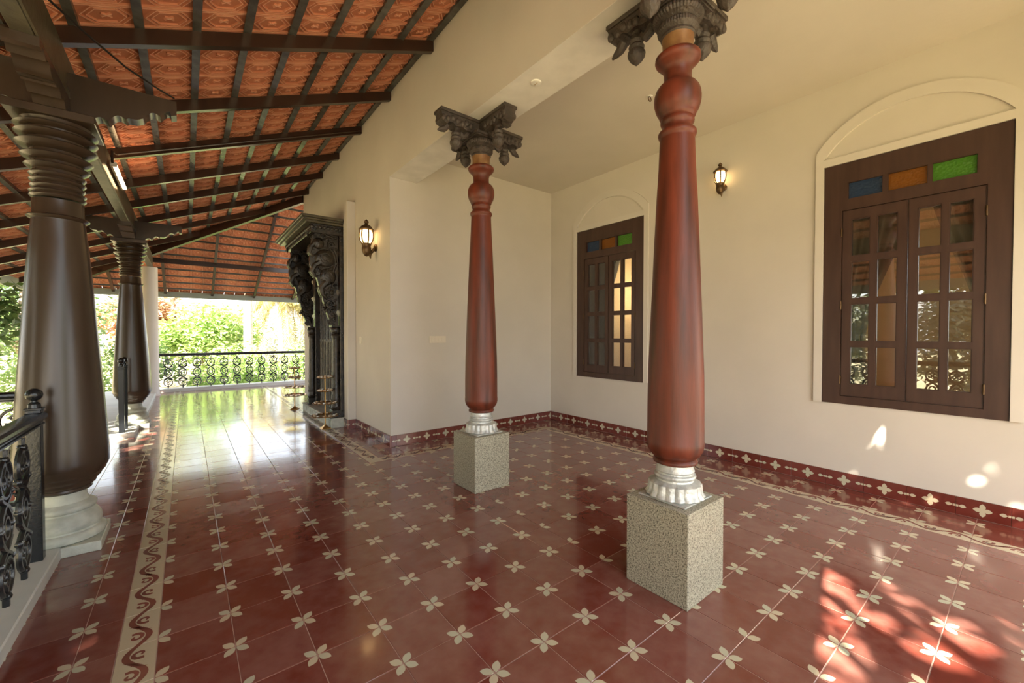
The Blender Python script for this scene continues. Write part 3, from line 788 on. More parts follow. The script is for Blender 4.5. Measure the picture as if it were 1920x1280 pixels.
def newel(label, x, y, h=.86):
    t = thing('newel_post', label, 'post', (x, y, .062))
    MB().box(-.027, .027, -.027, .027, 0, h-.08, .002).obj('post', iron, t)
    MB().box(-.033, .033, -.033, .033, h-.08, h-.068, .002).box(-.029, .029, -.029, .029, h-.068, h-.05, .002).box(-.034, .034, -.034, .034, h-.05, h-.04, .002).obj('collar', iron, t)
    MB().lathe([(h-.04,.026),(h-.02,.024),(h-.008,.013),(h,.012)], 20).obj('neck', iron, t)
    b = MB().ball((0, 0, h+.03), .034, 24, 14); b.obj('ball_finial', iron, t)
    return t
bal = baluster_mb(.70, 1.55).mesh('baluster', iron); bal_near = baluster_mb(.70, 1.9).mesh('baluster', iron)
t = thing('railing', 'black iron railing with scroll balusters across the far end of the veranda', 'railing', (0, YR+.02, .065))
handrail(-.90, 3.9, 'handrail', t, .775)
x = -.720+.2567*0
for k in range(18):
    inst('baluster', bal, t, (-.722+.2567*k, 0, .0))
t = thing('railing', 'near black iron railing at the left edge with a glossy moulded handrail', 'railing', (-1.035, 1.345, .062), -PI/2)
handrail(.0, 4.4, 'handrail', t, .78)
for k in range(16):
    inst('baluster', bal_near, t, (.265+.262*k, 0, 0))
newel('black newel post with ball top ending the near railing, in front of the brown column', -1.035, 1.30, .86)
newel('black newel post with ball finial, nearer of two before second brown column', -1.03, 4.96, .86)
newel('black newel post with ball finial, further of two before second brown column', -1.02, 5.20, .86)
t = thing('railing', 'black iron stair railing running outward behind the first brown column', 'railing', (-1.2, 2.42, 0), PI)
handrail(0, 1.5, 'handrail', t, .86)
for k in range(5): inst('baluster', bal, t, (.14+.26*k, 0, .10))
t2 = MB().box(.0, 1.5, -.02, .02, .07, .10).obj('bottom_rail', iron, t, smooth=False)
MB().box(1.47, 1.52, -.025, .025, -.6, .9).obj('end_post', iron, t, smooth=False)

# ------------------------------------------------------------------ windows
def window(n, yc, hw, label):
    root = bpy.data.objects.new('window_%d' % n, None); COL.objects.link(root); root['kind'] = 'structure'; root['label'] = label
    root.location = (XR, yc, 0)
    # local frame: +y left in the photo, x depth; frame face stands 1 cm proud
    x0, x1 = -.012, .09
    def cells_frame(outer, holes, xa, xb, name, parent, mt=win_wood, b=.0035):
        # build rails/stiles by splitting rectangle lattice
        ysx = sorted({outer[0], outer[1], *[h[0] for h in holes], *[h[1] for h in holes]}); zs = sorted({outer[2], outer[3], *[h[2] for h in holes], *[h[3] for h in holes]})
        bm = bmesh.new(); vd = {}
        def V(y, z):
            k = (round(y, 5), round(z, 5))
            if k not in vd: vd[k] = bm.verts.new((xa, y, z))
            return vd[k]
        for i in range(len(ysx)-1):
            for j in range(len(zs)-1):
                ym, zm = (ysx[i]+ysx[i+1])/2, (zs[j]+zs[j+1])/2
                if any(h[0] < ym < h[1] and h[2] < zm < h[3] for h in holes): continue
                bm.faces.new((V(ysx[i], zs[j]), V(ysx[i+1], zs[j]), V(ysx[i+1], zs[j+1]), V(ysx[i], zs[j+1])))
        r = bmesh.ops.extrude_face_region(bm, geom=bm.faces[:])
        for v in [g for g in r['geom'] if isinstance(g, bmesh.types.BMVert)]: v.co.x = xb
        bmesh.ops.recalc_face_normals(bm, faces=bm.faces)
        eds = [e for e in bm.edges if len(e.link_faces) == 2 and e.calc_face_angle(0) > 1 and all(abs(v.co.x-xa) < 1e-6 for v in e.verts)]
        bmesh.ops.bevel(bm, geom=eds, offset=b, segments=2, affect='EDGES')
        me = bpy.data.meshes.new(name); bm.to_mesh(me); bm.free(); me.materials.append(mt)
        return inst(name, me, parent)
    s = hw/.515
    # outer frame with openings for the three coloured lights and the two sashes
    up = [(.107, .357, 2.392, 2.522), (-.135, .105-.03, 2.392, 2.522), (-.355, -.165, 2.392, 2.522)]
    ups = [(.142*s, .353*s), (-.108*s, .108*s), (-.351*s, -.135*s)]
    sash_o = (-.400*s, .392*s, .765, 2.30)
    fr = cells_frame((-hw, hw, WZ0, WZ1), [(a, b, 2.392, 2.522) for a, b in ups]+[sash_o], x0, x1, 'frame', root)
    for (a, b), mt, nm in zip(ups[::-1], (green_glass, amber_glass, blue_glass), ('green', 'amber', 'blue')):
        p = MB().box(.012, .018, a-.002, b+.002, 2.390, 2.524).obj('coloured_pane', mt, root, smooth=False); p['label'] = nm+' glass pane'
    zr = [(.872, 1.172), (1.226, 1.521), (1.577, 1.868), (1.925, 2.215)]
    for (a, b), pc in (((-.006*s, .390*s), ((.054*s, .166*s), (.217*s, .327*s))), ((-.398*s, -.009*s), ((-.337*s, -.227*s), (-.179*s, -.066*s)))):
        sh = cells_frame((a, b, .768, 2.297), [(c, d, z0, z1) for c, d in pc for z0, z1 in zr], x0+.006, x0+.04, 'sash', root, b=.006)
        for c, d in pc:
            for z0, z1 in zr:
                MB().box(.012, .016, c-.003, d+.003, z0-.003, z1+.003).obj('pane', clear_glass, sh, smooth=False)
        for z in (.90, 1.52, 2.12):
            yy = b+.002 if a > -.1 else a-.002
            MB().lathe([(z-.035, .006), (z+.035, .006)], 8, (x0-.001, yy, 0)).obj('hinge', bronze, root)
    # raised plaster band and arch
    band = MB(); ho, hi = hw+.06, hw+.002; zs_ = 2.80; ap = 3.125; wd = .062
    def arc(half, spring, apex, n=28):
        hgt = apex-spring; R = (half*half+hgt*hgt)/(2*hgt); cz = apex-R; a0 = math.asin(min(1, half/R))
        return [(R*math.sin(a0-2*a0*i/n), cz+R*math.cos(a0-2*a0*i/n)) for i in range(n+1)]
    outer = [(ho, WZ0+.002)]+arc(ho, zs_+.02, ap)+[(-ho, WZ0+.002)]
    inner = [(hi, WZ0+.002)]+[(y, z) for y, z in arc(hi, zs_-.045, ap-.085)]+[(-hi, WZ0+.002)]
    n = len(outer); X0, X1 = -.022, 0
    vs = [(X0, y, z) for y, z in outer]+[(X0, y, z) for y, z in inner]+[(X1, y, z) for y, z in outer]+[(X1, y, z) for y, z in inner]
    fs = []
    for i in range(n-1): fs += [(i, i+1, n+i+1, n+i), (i, i+1, 2*n+i+1, 2*n+i), (n+i, n+i+1, 3*n+i+1, 3*n+i)]
    fs += [(0, n, 3*n, 2*n), (n-1, 2*n-1, 4*n-1, 3*n-1)]
    band.add(vs, fs).box(X0, X1, -hi, hi, WZ1+.002, WZ1+.062)
    band.obj('arch_band', plaster_band, root, smooth=False)
    return root
window(1, *WINS[0], 'arched brown window further back, between the two red columns')
window(2, *WINS[1], 'large arched brown window at the right, under the pointed band')

# curtains indoors
def curtain(label, y0, y1, z0, z1, tie, x=XR+.20):
    mb = MB(); nu, nv = 40, 24
    vs = []; fs = []
    for j in range(nv+1):
        tz = j/nv; z = z1+(z0-z1)*tz
        pull = 1-.62*math.sin(PI*min(1, tz/.62)/2)**2 if tz < .62 else .38+.35*(tz-.62)
        for i in range(nu+1):
            q = i/nu; yy = y0+(y1-y0)*q*pull
            vs.append((x+.022*math.sin(q*26)+.01*math.sin(q*9+tz*4), yy, z))
    for j in range(nv):
        for i in range(nu): fs.append((j*(nu+1)+i, j*(nu+1)+i+1, (j+1)*(nu+1)+i+1, (j+1)*(nu+1)+i))
    o = mb.add(vs, fs).obj('curtain', cloth, angle=180); tag(o, label, 'curtain')
    return o
curtain('sheer beige curtain gathered at the left side behind the large window', -.92, -1.45, .3, 2.6, 1)
curtain('sheer beige curtain gathered at the right side behind the large window', -1.95, -1.47, .3, 2.6, 1)
curtain('sheer beige curtain gathered at the left behind the smaller window', 1.92, 1.35, .3, 2.6, 1)
# chandelier indoors
t = thing('chandelier', 'small lit brass chandelier indoors, seen through the smaller window', 'lamp', (6.0, 2.05, 2.3))
MB().tube([(0, 0, 0), (0, 0, 1.05)], .008, 8).lathe([(-.12,.01),(-.06,.05),(0,.03),(.08,.05),(.14,.01)], 16).obj('stem', brass, t)
for k in range(5):
    a = 2*PI*k/5; ca, sa = math.cos(a), math.sin(a)
    ar = MB().tube([(ca*.03, sa*.03, 0), (ca*.12, sa*.12, -.05), (ca*.2, sa*.2, -.01), (ca*.21, sa*.21, .05)], .007, 6).lathe([(.05,.02),(.06,.025),(.065,.012)], 10, (ca*.21, sa*.21, 0)).obj('arm', brass, t)
    MB().ball((ca*.21, sa*.21, .095), .022, 10, 8, (1, 1, 1.5)).obj('bulb', bulb_glow, ar)
l = bpy.data.lights.new('chandelier_light', 'POINT'); l.energy = 48; l.color = (1.0, .68, .36); l.shadow_soft_size = .2
lo = bpy.data.objects.new('chandelier_light', l); COL.objects.link(lo); lo.parent = t; lo.location = (0, 0, -.25)

# ------------------------------------------------------------------ wall lanterns
def lantern(label, loc, rz, s):
    t = thing('wall_lantern', label, 'lamp', loc, rz); t.scale = (s, s, s)
    # local: wall at x=0, lamp sticks out to +x; z=0 at body centre, unit height about .33
    cx = .085
    MB().lathe([(-.005,.03),(.0,.034),(.012,.030)], 20).obj('tmp', bronze, t) if False else None
    pl = MB().lathe([(0, .032), (.008, .034), (.016, .026), (.02, .012)], 20)
    R = Matrix.Rotation(PI/2, 4, 'Y'); pl.v = [tuple((R @ Vector(v))+Vector((0, 0, -.085))) for v in pl.v]
    pl.obj('back_plate', bronze, t)
    MB().tube([(.01, 0, -.085), (.04, 0, -.125), (.075, 0, -.14), (cx, 0, -.105), (cx, 0, -.075)], [.012, .014, .016, .02, .03], 10).ball((.055, 0, -.145), .016, 10, 8).tube([(.055,0,-.155), (.05, 0, -.185)], [.012, .003], 8).obj('bracket', bronze, t)
    MB().lathe([(-.168,.006),(-.160,.018),(-.142,.030),(-.120,.037),(-.098,.038),(-.082,.034),(-.070,.037),(-.060,.042),(-.055,.036)], 24, (cx, 0, 0), fn=lambda a, z, r: r*(1+.05*abs(math.cos(4*a)))).obj('cup', bronze, t)
    MB().lathe([(-.054,.034),(-.03,.047),(.0,.053),(.03,.052),(.055,.046)], 24, (cx, 0, 0)).obj('glass', lamp_glass, t)
    for k in range(6):
        a = 2*PI*k/6+PI/6; ca, sa = math.cos(a), math.sin(a)
        MB().tube([(cx+ca*.038, sa*.038, -.056), (cx+ca*.052, sa*.052, -.03), (cx+ca*.058, sa*.058, 0), (cx+ca*.057, sa*.057, .03), (cx+ca*.051, sa*.051, .057)], .0060, 6).obj('rib', bronze, t)
    MB().lathe([(.054,.050),(.058,.062),(.066,.063),(.072,.055),(.090,.043),(.104,.024),(.110,.014),(.118,.012),(.122,.018),(.132,.020),(.142,.014),(.150,.005),(.156,.001)], 24, (cx, 0, 0), fn=lambda a, z, r: r*(1+.05*abs(math.cos(3*a))) if z < .1 else r).obj('cap', bronze, t)
    return t
lantern('lit bronze wall lantern on the right wall between the two windows', (XR, -.035, 2.845), PI, .98)
lantern('lit bronze wall lantern on the left cream wall beside the carved door', (XW, 2.92, 2.43), PI, 1.36)

# tube light beside the eaves beam
t = thing('tube_light', 'short glowing tube light fixed along the dark eaves beam', 'lamp', (-.895, 3.12, 2.80))
MB().box(-.02, .0, 0, .80, -.02, .03, .003).obj('batten_case', white_plastic, t)
MB().lathe([(0, .013), (.74, .013)], 14).obj('tube', tube_glow, t, loc=(.012, .03, .0), rot=(-PI/2, 0, 0))
for yy in (0, .77): MB().box(-.004, .026, yy, yy+.03, -.018, .018, .002).obj('end_cap', white_plastic, t)
tag(MB().tube([(-.895, 3.10, 2.80), (-.895, 3.09, 2.90), (-.89, 3.385, 2.97), (.2, 3.385, 3.41), (1.38, 3.385, 3.885)], .010, 8).obj('cable_conduit', rafter_paint),
    'thin conduit running down the rafter to the tube light', 'cable')
cpts = [(-.92, 1.02, 2.93), (-.80, 1.20, 2.90), (-.66, 1.36, 2.86), (-.52, 1.48, 2.84), (-.44, 1.52, 2.825)]
tag(MB().tube(cpts, .006, 6).obj('cable', cable_rubber), 'thin black cable drooping over the first brown column bracket', 'cable')

# switches, ceiling fittings
t = thing('switch_plate', 'long cream switch plate on the alcove back wall', 'switch', (2.0, YA, 1.215))
MB().box(-.112, .112, -.010, 0, -.042, .042, .003).obj('plate', switch_plastic, t)
for k in range(4): MB().box(-.088+.046*k, -.056+.046*k, -.014, -.009, -.024, .024, .002).obj('rocker', switch_plastic, t)
t = thing('light_switch', 'small cream switch on the left wall beside the pier', 'switch', (XW, 3.49, 1.20))
MB().box(-.008, 0, -.04, .04, -.045, .045, .003).obj('plate', switch_plastic, t)
MB().box(-.012, -.007, -.012, .012, -.02, .02, .002).obj('rocker', switch_plastic, t)
t = thing('ceiling_rose', 'white round junction cover on the beam underside', 'fitting', (1.545, .18, SOF-.004))
MB().lathe([(-.010,.030),(-.008,.036),(-.003,.038),(0,.039)], 28).obj('cover', white_plastic, t)
for yy in (-.012, 0, .012): MB().lathe([(-.0125,.003),(-.009,.003)], 8, (0, yy, 0)).obj('screw', brass, t)
t = thing('ceiling_hook', 'small metal hook in the alcove ceiling beside the nearer red column', 'hook', (2.83, .12, CEI))
MB().lathe([(-.006,.022),(0,.024)], 16).obj('plate', white_plastic, t); MB().torus((0, 0, -.025), .02, .004, 'y', 14, 6).obj('ring', bronze, t)

# ------------------------------------------------------------------ carved door surround
D0, D1 = 3.87, 5.62
t = thing('carved_door_surround', 'black carved wooden doorway canopy with fluted columns on the left wall', 'door', (0, 0, 0))
MB().box(.80, 1.40, D0-.03, D1+.20, 2.775, 2.80, .004).box(.775, 1.40, D0-.05, D1+.22, 2.80, 2.835, .006).box(.84, 1.40, D0, D1+.17, 2.745, 2.775, .004).obj('canopy', wood_beam, t)
mb = MB().box(.90, 1.40, D0+.03, D1-.03, 2.62, 2.745, .006)
for i in range(34):
    y = D0+.03+(D1-D0-.06)*(i+.5)/34; mb.ball((.90, y, 2.70), .026, 8, 6, (.8, 1, 1.2)); mb.ball((.905, y+.03, 2.645), .018, 6, 5)
for i in range(9):
    x = .92+.05*i
    for yy in (D0+.03,): mb.ball((x, yy, 2.70), .022, 8, 6, (1, .7, 1.2))
mb.obj('carved_frieze', black_carved, t)
MB().box(1.36, 1.40, D0+.16, D1-.22, .136, 2.62).obj('door_leaf', black_carved, t, smooth=False)
for k in range(13):
    y = D0+.24+(D1-D0-.60)*k/12
    MB().lathe([(.16,.030),(.20,.024),(1.15,.022),(1.18,.030),(1.21,.022),(2.58,.022),(2.62,.03)], 10, (1.345, y, 0)).obj('fluted_rib', black_carved, t)
def door_column(y):
    def fl(a, z, r): return r*(1+.05*abs(math.cos(8*a))) if .55 < z < 1.25 else r
    MB().box(1.155, 1.295, y-.07, y+.07, .136, .24, .006).lathe([(.24,.062),(.27,.07),(.31,.055),(.35,.062),(.42,.066),(.47,.052),(.50,.058),(.56,.050),(1.20,.044),(1.23,.05),(1.26,.06),(1.28,.05),(1.30,.062),(1.33,.070),(1.36,.066),(1.38,.05)], 48, (1.225, y, 0), fn=fl).box(1.155, 1.295, y-.07, y+.07, 1.375, 1.40, .004).obj('door_column', black_carved, t)
    MB().box(1.26, 1.40, y-.085, y+.085, .136, 2.62, .006).obj('jamb', black_carved, t)
    # rearing carved beast bracket: silhouette in x-z, thickness in y
    sil = [(1.22,1.40),(1.15,1.44),(1.12,1.52),(1.10,1.58),(1.13,1.63),(1.09,1.66),(1.06,1.72),(1.05,1.80),(1.08,1.86),(1.03,1.88),(1.00,1.95),(.985,2.02),(.95,2.06),(.925,2.12),(.90,2.20),(.895,2.28),(.905,2.36),(.93,2.42),(.92,2.48),(.925,2.55),(.95,2.60),(.96,2.63),
           (1.25,2.63),(1.25,2.45),(1.22,2.40),(1.25,2.34),(1.25,2.18),(1.215,2.13),(1.25,2.07),(1.25,1.90),(1.21,1.86),(1.25,1.80),(1.25,1.62),(1.22,1.58),(1.25,1.52),(1.25,1.40)]
    b = MB(); b.prism(sil, lambda a, z, d: (a, d, z), y-.035, y+.035)
    rng = random.Random(5)
    for sd in (-1, 1):
        yy = y+sd*.035
        b.ball((1.085, yy, 2.30), .125, 20, 12, (1.05, .30, .95))             # body
        b.ball((1.12, yy, 2.06), .095, 16, 10, (1.1, .32, 1.2))
        b.ball((1.00, yy, 2.49), .075, 14, 10, (1, .5, 1.05))                 # head
        b.tube([(.96, yy, 2.49), (.91, yy, 2.44), (.895, yy, 2.36), (.93, yy, 2.31), (.965, yy, 2.34)], [.035, .03, .024, .018, .01], 8)
        b.tube([(1.02, yy, 2.24), (.95, yy, 2.19), (.92, yy, 2.11), (.96, yy, 2.05), (1.0, yy, 2.06)], [.045, .036, .028, .024, .01], 8)
        b.tube([(1.10, yy, 1.98), (1.03, yy, 1.90), (1.05, yy, 1.81), (1.10, yy, 1.76), (1.14, yy, 1.80)], [.05, .04, .03, .026, .01], 8)
        b.tube([(1.18, yy, 2.12), (1.22, yy, 2.25), (1.19, yy, 2.38), (1.15, yy, 2.44), (1.10, yy, 2.43)], [.02, .024, .022, .016, .008], 8)
        b.tube([(1.05, yy, 2.55), (1.10, yy, 2.60), (1.17, yy, 2.59), (1.20, yy, 2.53)], [.022, .026, .022, .01], 8)
        for (cx_, cz_, q, w_r) in [(1.17,2.49,.046,.014),(1.15,1.68,.05,.015),(1.18,1.54,.038,.013),(1.06,2.585,.034,.012),(1.20,2.30,.036,.011),(1.08,2.30,.062,.009),(1.08,2.30,.034,.008),(1.12,2.06,.050,.009),(1.20,1.94,.034,.011),(.955,2.57,.026,.009),(1.13,2.40,.030,.009),(1.03,2.17,.030,.009),(1.14,1.86,.032,.010),(1.12,1.60,.026,.009),(1.17,1.45,.026,.009)]:
            b.torus((cx_, yy+sd*(.036 if q in (.062, .034) else .02 if q == .05 else 0), cz_), q, w_r, 'y', 16, 6, 0, 1.7*PI)
            b.ball((cx_, yy+sd*.008, cz_), q*.32, 8, 6)
        for i in range(16):                                                # bead strings
            a = i/15; b.ball((.95+.24*a, yy+sd*.034, 2.205-.07*math.sin(PI*a)), .009, 6, 5)
            b.ball((1.0+.19*a, yy+sd*.03, 2.405+.04*math.sin(PI*a)), .007, 6, 5)
            b.ball((1.14+.08*math.sin(i*.9), yy, 1.46+.032*i), .017, 6, 5, (1, .8, 1))
        for i in range(46):                                                # small foliage lobes
            z_ = rng.uniform(1.45, 2.6); xmin = 1.16 if z_ < 1.6 else 1.07 if z_ < 1.9 else .96
            b.ball((rng.uniform(xmin, 1.23), yy+sd*.004, z_), rng.uniform(.012, .024), 7, 5, (rng.uniform(.6, 1.6), .9, rng.uniform(.6, 1.6)))
        b.ball((.985, yy+sd*.035, 2.515), .014, 8, 6)
    b.obj('carved_beast_bracket', black_carved, t, angle=40)
door_column(D0+.10); door_column(D1-.26)
# back lobes that tie bracket and frieze
mb = MB()
for yy in (D0+.10, D1-.26):
    for i in range(6): mb.torus((.96+.05*i, yy, 2.60-.01*(i % 2)), .026, .009, 'y', 12, 5)
    mb.lathe([(-.06,.002),(-.045,.014),(-.025,.022),(-.01,.016),(0,.02)], 12, (.875, yy, 2.63))
mb.obj('hanging_bud', black_carved, t)
tt = thing('door_step', 'pale carved stone step under the carved doorway', 'step', (0, 0, 0))
MB().box(1.135, 1.41, D0, D1, 0, .135, .005).obj('slab', cement, tt)
mb = MB()
for k in range(6):
    y = D0+.16+.285*k; mb.box(1.128, 1.136, y-.11, y+.11, .035, .105, .002)
mb.box(1.122, 1.136, D0, D1, .118, .135, .002).obj('carved_face', cement, tt)
tag(MB().box(1.27, 1.40, D0-.17, D0, 0, .012, .002).obj('door_mat', cement), 'small pale slab at the foot of the pier', 'slab') if False else None

# brass tiered stands
def stand(label, x, y, zs_, rr):
    t = thing('tiered_stand', label, 'stand', (x, y, 0), random.uniform(0, 1), group='brass tiered stands by the carved door')
    MB().lathe([(0,.085),(.006,.085),(.012,.07),(.045,.02),(.055,.012),(.06,.009),(zs_[0]+.02,.008),(zs_[0]+.035,.004)], 4).obj('base_and_pole', brass, t, angle=20)
    for i, (z, r) in enumerate(zip(zs_, rr)):
        tr = MB().lathe([(z-.006,.02),(z-.004,r*.9),(z+.004,r),(z+.010,r*1.02),(z+.008,r*.96),(z+.001,r*.9),(z+.001,.012)], 40, fn=lambda a, zz, q: q*(1+.04*abs(math.cos(6*a))) if q > .05 else q).obj('tray', brass, t)
        for k in range(12):
            a = 2*PI*k/12+i; rad_ = r*.82
            MB().ball((math.cos(a)*rad_, math.sin(a)*rad_, z+.014), .017, 8, 5, (1, 1, .7)).obj('oil_cup', petal_mix if k % 3 else white_plastic, tr)
    return t
stand('four tier brass stand nearest, in front of the carved doorway step', 1.075, 3.94, (.69, .51, .345, .175), (.10, .10, .155, .17))
stand('four tier brass stand further away against the far railing', 1.045, 5.79, (.70, .54, .375, .24), (.09, .10, .16, .17))

# ------------------------------------------------------------------ outdoors
GZ = -.75
g = MB(); n = 40
vs = []; fs = []
for j in range(n+1):
    for i in range(n+1):
        x = -30+60*i/n; y = -16+56*j/n
        d = max(0, y-12)+max(0, -x-4)
        vs.append((x, y, GZ-.25+.04*d+.12*math.sin(x*1.3+y*.7)+.1*math.sin(y*1.1)))
for j in range(n):
    for i in range(n): fs.append((j*(n+1)+i, j*(n+1)+i+1, (j+1)*(n+1)+i+1, (j+1)*(n+1)+i))
go = g.add(vs, fs).obj('garden_ground', soil); go['kind'] = 'structure'
def leaves(mb, pts, size, rng, droop=.3, lw=.42):
    for p in pts:
        a = rng.uniform(0, 2*PI); e = rng.uniform(-.9, .5); L = size*rng.uniform(.6, 1.25)
        d = Vector((math.cos(a)*math.cos(e), math.sin(a)*math.cos(e), math.sin(e)))
        n = d.cross(Vector((rng.uniform(-1, 1), rng.uniform(-1, 1), rng.uniform(-1, 1)))).normalized()*L*lw*.5
        p = Vector(p); q = p+d*L; m_ = p+d*L*.45-Vector((0, 0, L*.06))
        mb.add([p, m_+n, q, m_-n], [(0, 1, 2, 3)])
def tree(label, x, y, h, cr, lm, nleaf, size, seed, z0=GZ, group='trees around the veranda', cz=None, squash=.8, blobs=22, name='tree'):
    rng = random.Random(seed)
    t = thing(name, label, 'tree', (x, y, z0), group=group)
    cz = cz if cz is not None else h-cr*squash
    tr = MB().tube([(0, 0, -.4), (.05*h/4, 0, cz*.35), (-.04*h/4, .05, cz*.7), (.02, 0, cz+cr*.3)], [h*.028, h*.02, h*.016, h*.008], 10)
    B = []
    for k in range(blobs):
        a = rng.uniform(0, 2*PI); e = math.asin(rng.uniform(-1, 1)); q = cr*rng.uniform(.35, .95)
        B.append((Vector((q*math.cos(a)*math.cos(e), q*math.sin(a)*math.cos(e), cz+q*math.sin(e)*squash)), cr*rng.uniform(.22, .42)))
    for c, r in B[:9]: tr.tube([(0, 0, cz*.6), tuple(c*.5+Vector((0, 0, cz*.32))), tuple(c)], [h*.011, h*.007, .01], 6)
    tr.obj('trunk', bark, t)
    mb = MB(); pts = []
    for k in range(nleaf):
        c, r = B[k % len(B)]
        v = Vector((rng.gauss(0, 1), rng.gauss(0, 1), rng.gauss(0, 1))).normalized()*r*rng.uniform(.55, 1.05)
        pts.append(c+v)
    leaves(mb, pts, size, rng)
    me = bpy.data.meshes.new('foliage'); me.from_pydata(mb.v, [], mb.f); me.update(); me.materials.append(lm)
    inst('foliage', me, t)['kind'] = 'stuff'
    return t
tree('bright lime green tree behind the middle of the far railing', .1, 17.5, 4.2, 1.65, leaf_yellow, 9000, .2, 1, cz=1.9, blobs=40)
tree('rust pink flowering tree beside the cream round post', -1.7, 19.5, 4.4, 1.4, leaf_pink, 6500, .2, 2, cz=2.6)
tree('mid green shrub low behind the left end of the far railing', -1.5, 14.5, 1.8, 1.1, leaf_green, 4200, .13, 3, cz=1.0)
tree('bright green shrub low behind the middle of the far railing', .8, 13.8, 1.5, 1.1, leaf_yellow, 4200, .14, 4, cz=.8)
tree('bright green shrub low behind the right end of the far railing', 2.7, 14.0, 1.7, 1.1, leaf_yellow, 3600, .12, 5, cz=.8)
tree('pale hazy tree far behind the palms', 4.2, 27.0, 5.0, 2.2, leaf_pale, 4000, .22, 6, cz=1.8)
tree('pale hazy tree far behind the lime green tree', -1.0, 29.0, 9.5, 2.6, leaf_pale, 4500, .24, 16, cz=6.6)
tree('mid green tree between the two brown columns', -3.9, 15.0, 5.2, 2.1, leaf_green, 7500, .15, 7, cz=2.6)
tree('deep green bush low between the two brown columns', -2.7, 11.4, 1.9, 1.1, leaf_yellow, 4200, .11, 8, cz=.9)
tree('mid green leafy tree at the left edge beyond the first brown column', -4.3, 7.2, 4.4, 1.8, leaf_green, 7500, .17, 9, cz=2.5, blobs=30)
tree('bright lime shrub at the left edge under the leafy tree', -3.5, 5.4, 1.8, 1.0, leaf_yellow, 4200, .14, 10, cz=1.0)
# trees outside the frame on the sunny side, they shade the veranda; the last is added to block sun
for k, (x, y, h, cr, w) in enumerate([(-6.4, -1.2, 7.4, 2.5, 'nearest the camera'), (-6.8, 3.4, 7.8, 2.5, 'beside the garden steps'), (-7.4, 8.2, 8.0, 2.5, 'level with the second brown column'), (-6.0, -5.9, 7.2, 2.3, 'furthest back along the open side'), (-6.2, -3.6, 7.0, 2.2, 'added behind the camera to block sun')]):
    tree('tall dense green tree outside the veranda, '+w, x, y, h, cr, leaf_green, 15000, .24, 30+k, cz=h-cr, blobs=60, squash=1.0)
for k, (x, y, h, cr, w) in enumerate([(-5.6, -1.6, 3.9, 1.9, 'nearest the camera'), (-5.9, 1.9, 4.1, 1.9, 'beside the first brown column')]):
    tree('bushy garden shrub outside the veranda, '+w, x, y, h, cr, leaf_pale, 8000, .17, 40+k, cz=2.1, squash=.9)
tree('tree with open crown beyond the open end, dappling the floor', -2.4, -5.9, 6.9, 1.9, leaf_green, 850, .30, 51, cz=5.35, blobs=34)
tree('added unseen crown beyond the open end, keeping sun off the right wall', -1.15, -4.95, 6.2, 1.0, leaf_green, 3400, .2, 53, cz=5.2, blobs=24)  # crown added out of view on the sun's path to shade the wall
tree('broad green tree beyond the open end of the alcove, reflected in the window glass', 2.6, -9.5, 5.5, 2.4, leaf_dark, 6000, .2, 52, cz=2.9)
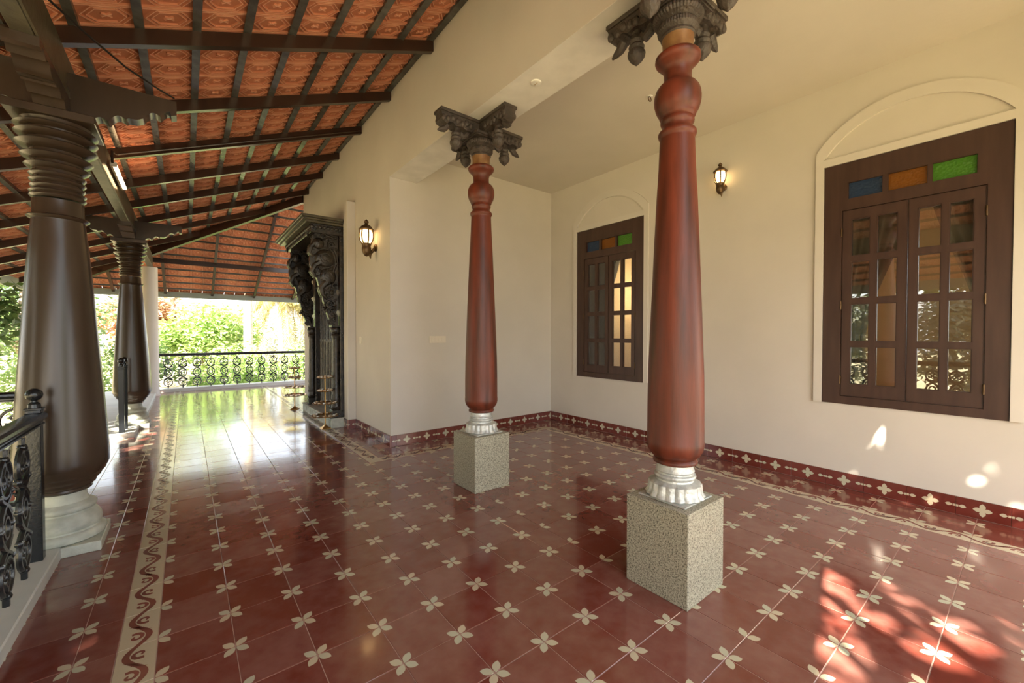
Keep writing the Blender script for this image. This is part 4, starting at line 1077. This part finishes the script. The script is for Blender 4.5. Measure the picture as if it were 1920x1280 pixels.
# palms
def palm(label, x, y, htr, rtr, nfr, seed, z0=GZ, fl=2.4, leafy=True):
    rng = random.Random(seed)
    t = thing('palm_tree', label, 'tree', (x, y, z0), group='palms beyond the far railing')
    pr = []
    for i in range(26): z = htr*i/25; pr.append((z, rtr*(1.25-.35*i/25)*(1.04 if i % 2 else .96)))
    MB().lathe([(-.4, rtr*1.3)]+pr, 14).obj('trunk', palm_bark, t)
    for k in range(nfr):
        a = 2*PI*k/nfr+rng.uniform(-.25, .25); up = rng.uniform(-.15, .75); mb = MB(); pts = []
        ca, sa = math.cos(a), math.sin(a); P = []
        for i in range(13):
            q = i/12; rr = fl*q*(1-.42*q*(1-up*.4)); z = htr+fl*(up*q-1.05*q*q)
            P.append(Vector((ca*rr, sa*rr, z)))
        mb.tube(P, [.025-.018*i/12 for i in range(13)], 5)
        for i in range(1, 13):
            for h2 in (0, .33, .66):
                if i == 12 and h2: continue
                base = P[i].lerp(P[min(12, i+1)], h2); tg = (P[min(12, i+1)]-P[i-1]).normalized(); sd = Vector((-sa, ca, 0))
                for s in (-1, 1):
                    L = fl*.32*(1-.5*abs(i/12-.4)); d = (sd*s*.55+tg*.55+Vector((0, 0, -.75))).normalized()
                    nn = tg*.042
                    mb.add([base-nn, base+nn, base+d*L*.5+nn*.9+sd*s*.02, base+d*L, base+d*L*.5-nn*.9], [(0, 1, 2, 3, 4)])
        mb.obj('frond', leaf_palm, t, smooth=False)
    return t
palm('tall bare palm trunk right of the lime green tree', 1.40, 16.0, 6.8, .13, 10, 61)
palm('palm with drooping yellow fronds beside the carved door', 3.10, 20.0, 3.9, .12, 17, 62, fl=2.9)
tree('pale dry shrub behind the right end of the far railing', 3.3, 23.0, 2.6, 1.5, leaf_pale, 3500, .17, 71, cz=1.0)
# lower tiled roof seen past the kerb
t = thing('lower_tiled_roof', 'low orange clay tiled roof below the veranda, seen between the brown columns', 'roof', (-2.35, 13.0, -.75))
mb = MB()
mb.add([(-1.6, -1.6, -.35), (1.6, -1.6, -.35), (1.6, 1.6, -.35), (-1.6, 1.6, -.35), (-.5, 0, .45), (.5, 0, .45)], [(0, 1, 5, 4), (1, 2, 5), (2, 3, 4, 5), (3, 0, 4)]).obj('roof_slope', terra_out, t, smooth=False)
MB().box(-1.3, 1.3, -1.3, 1.3, -1.2, -.2).obj('wall', plaster, t, smooth=False)
mb = MB()
for k in range(16):
    x = -1.5+3.0*k/15; q = max(-.5, min(.5, x)); e = 1-abs(x-q)/1.1
    mb.tube([(x, -1.6, -.335), (q+(x-q)*(1-e), -1.6+1.6*e, -.335+.8*e)], .03, 6)
mb.obj('roof_tiles', terra_out, t)
MB().tube([(-.5, 0, .46), (.5, 0, .46)], .06, 8).tube([(.5, 0, .46), (1.6, -1.6, -.33)], .05, 8).tube([(-.5, 0, .46), (-1.6, -1.6, -.33)], .05, 8).obj('ridge_tiles', terra, t)
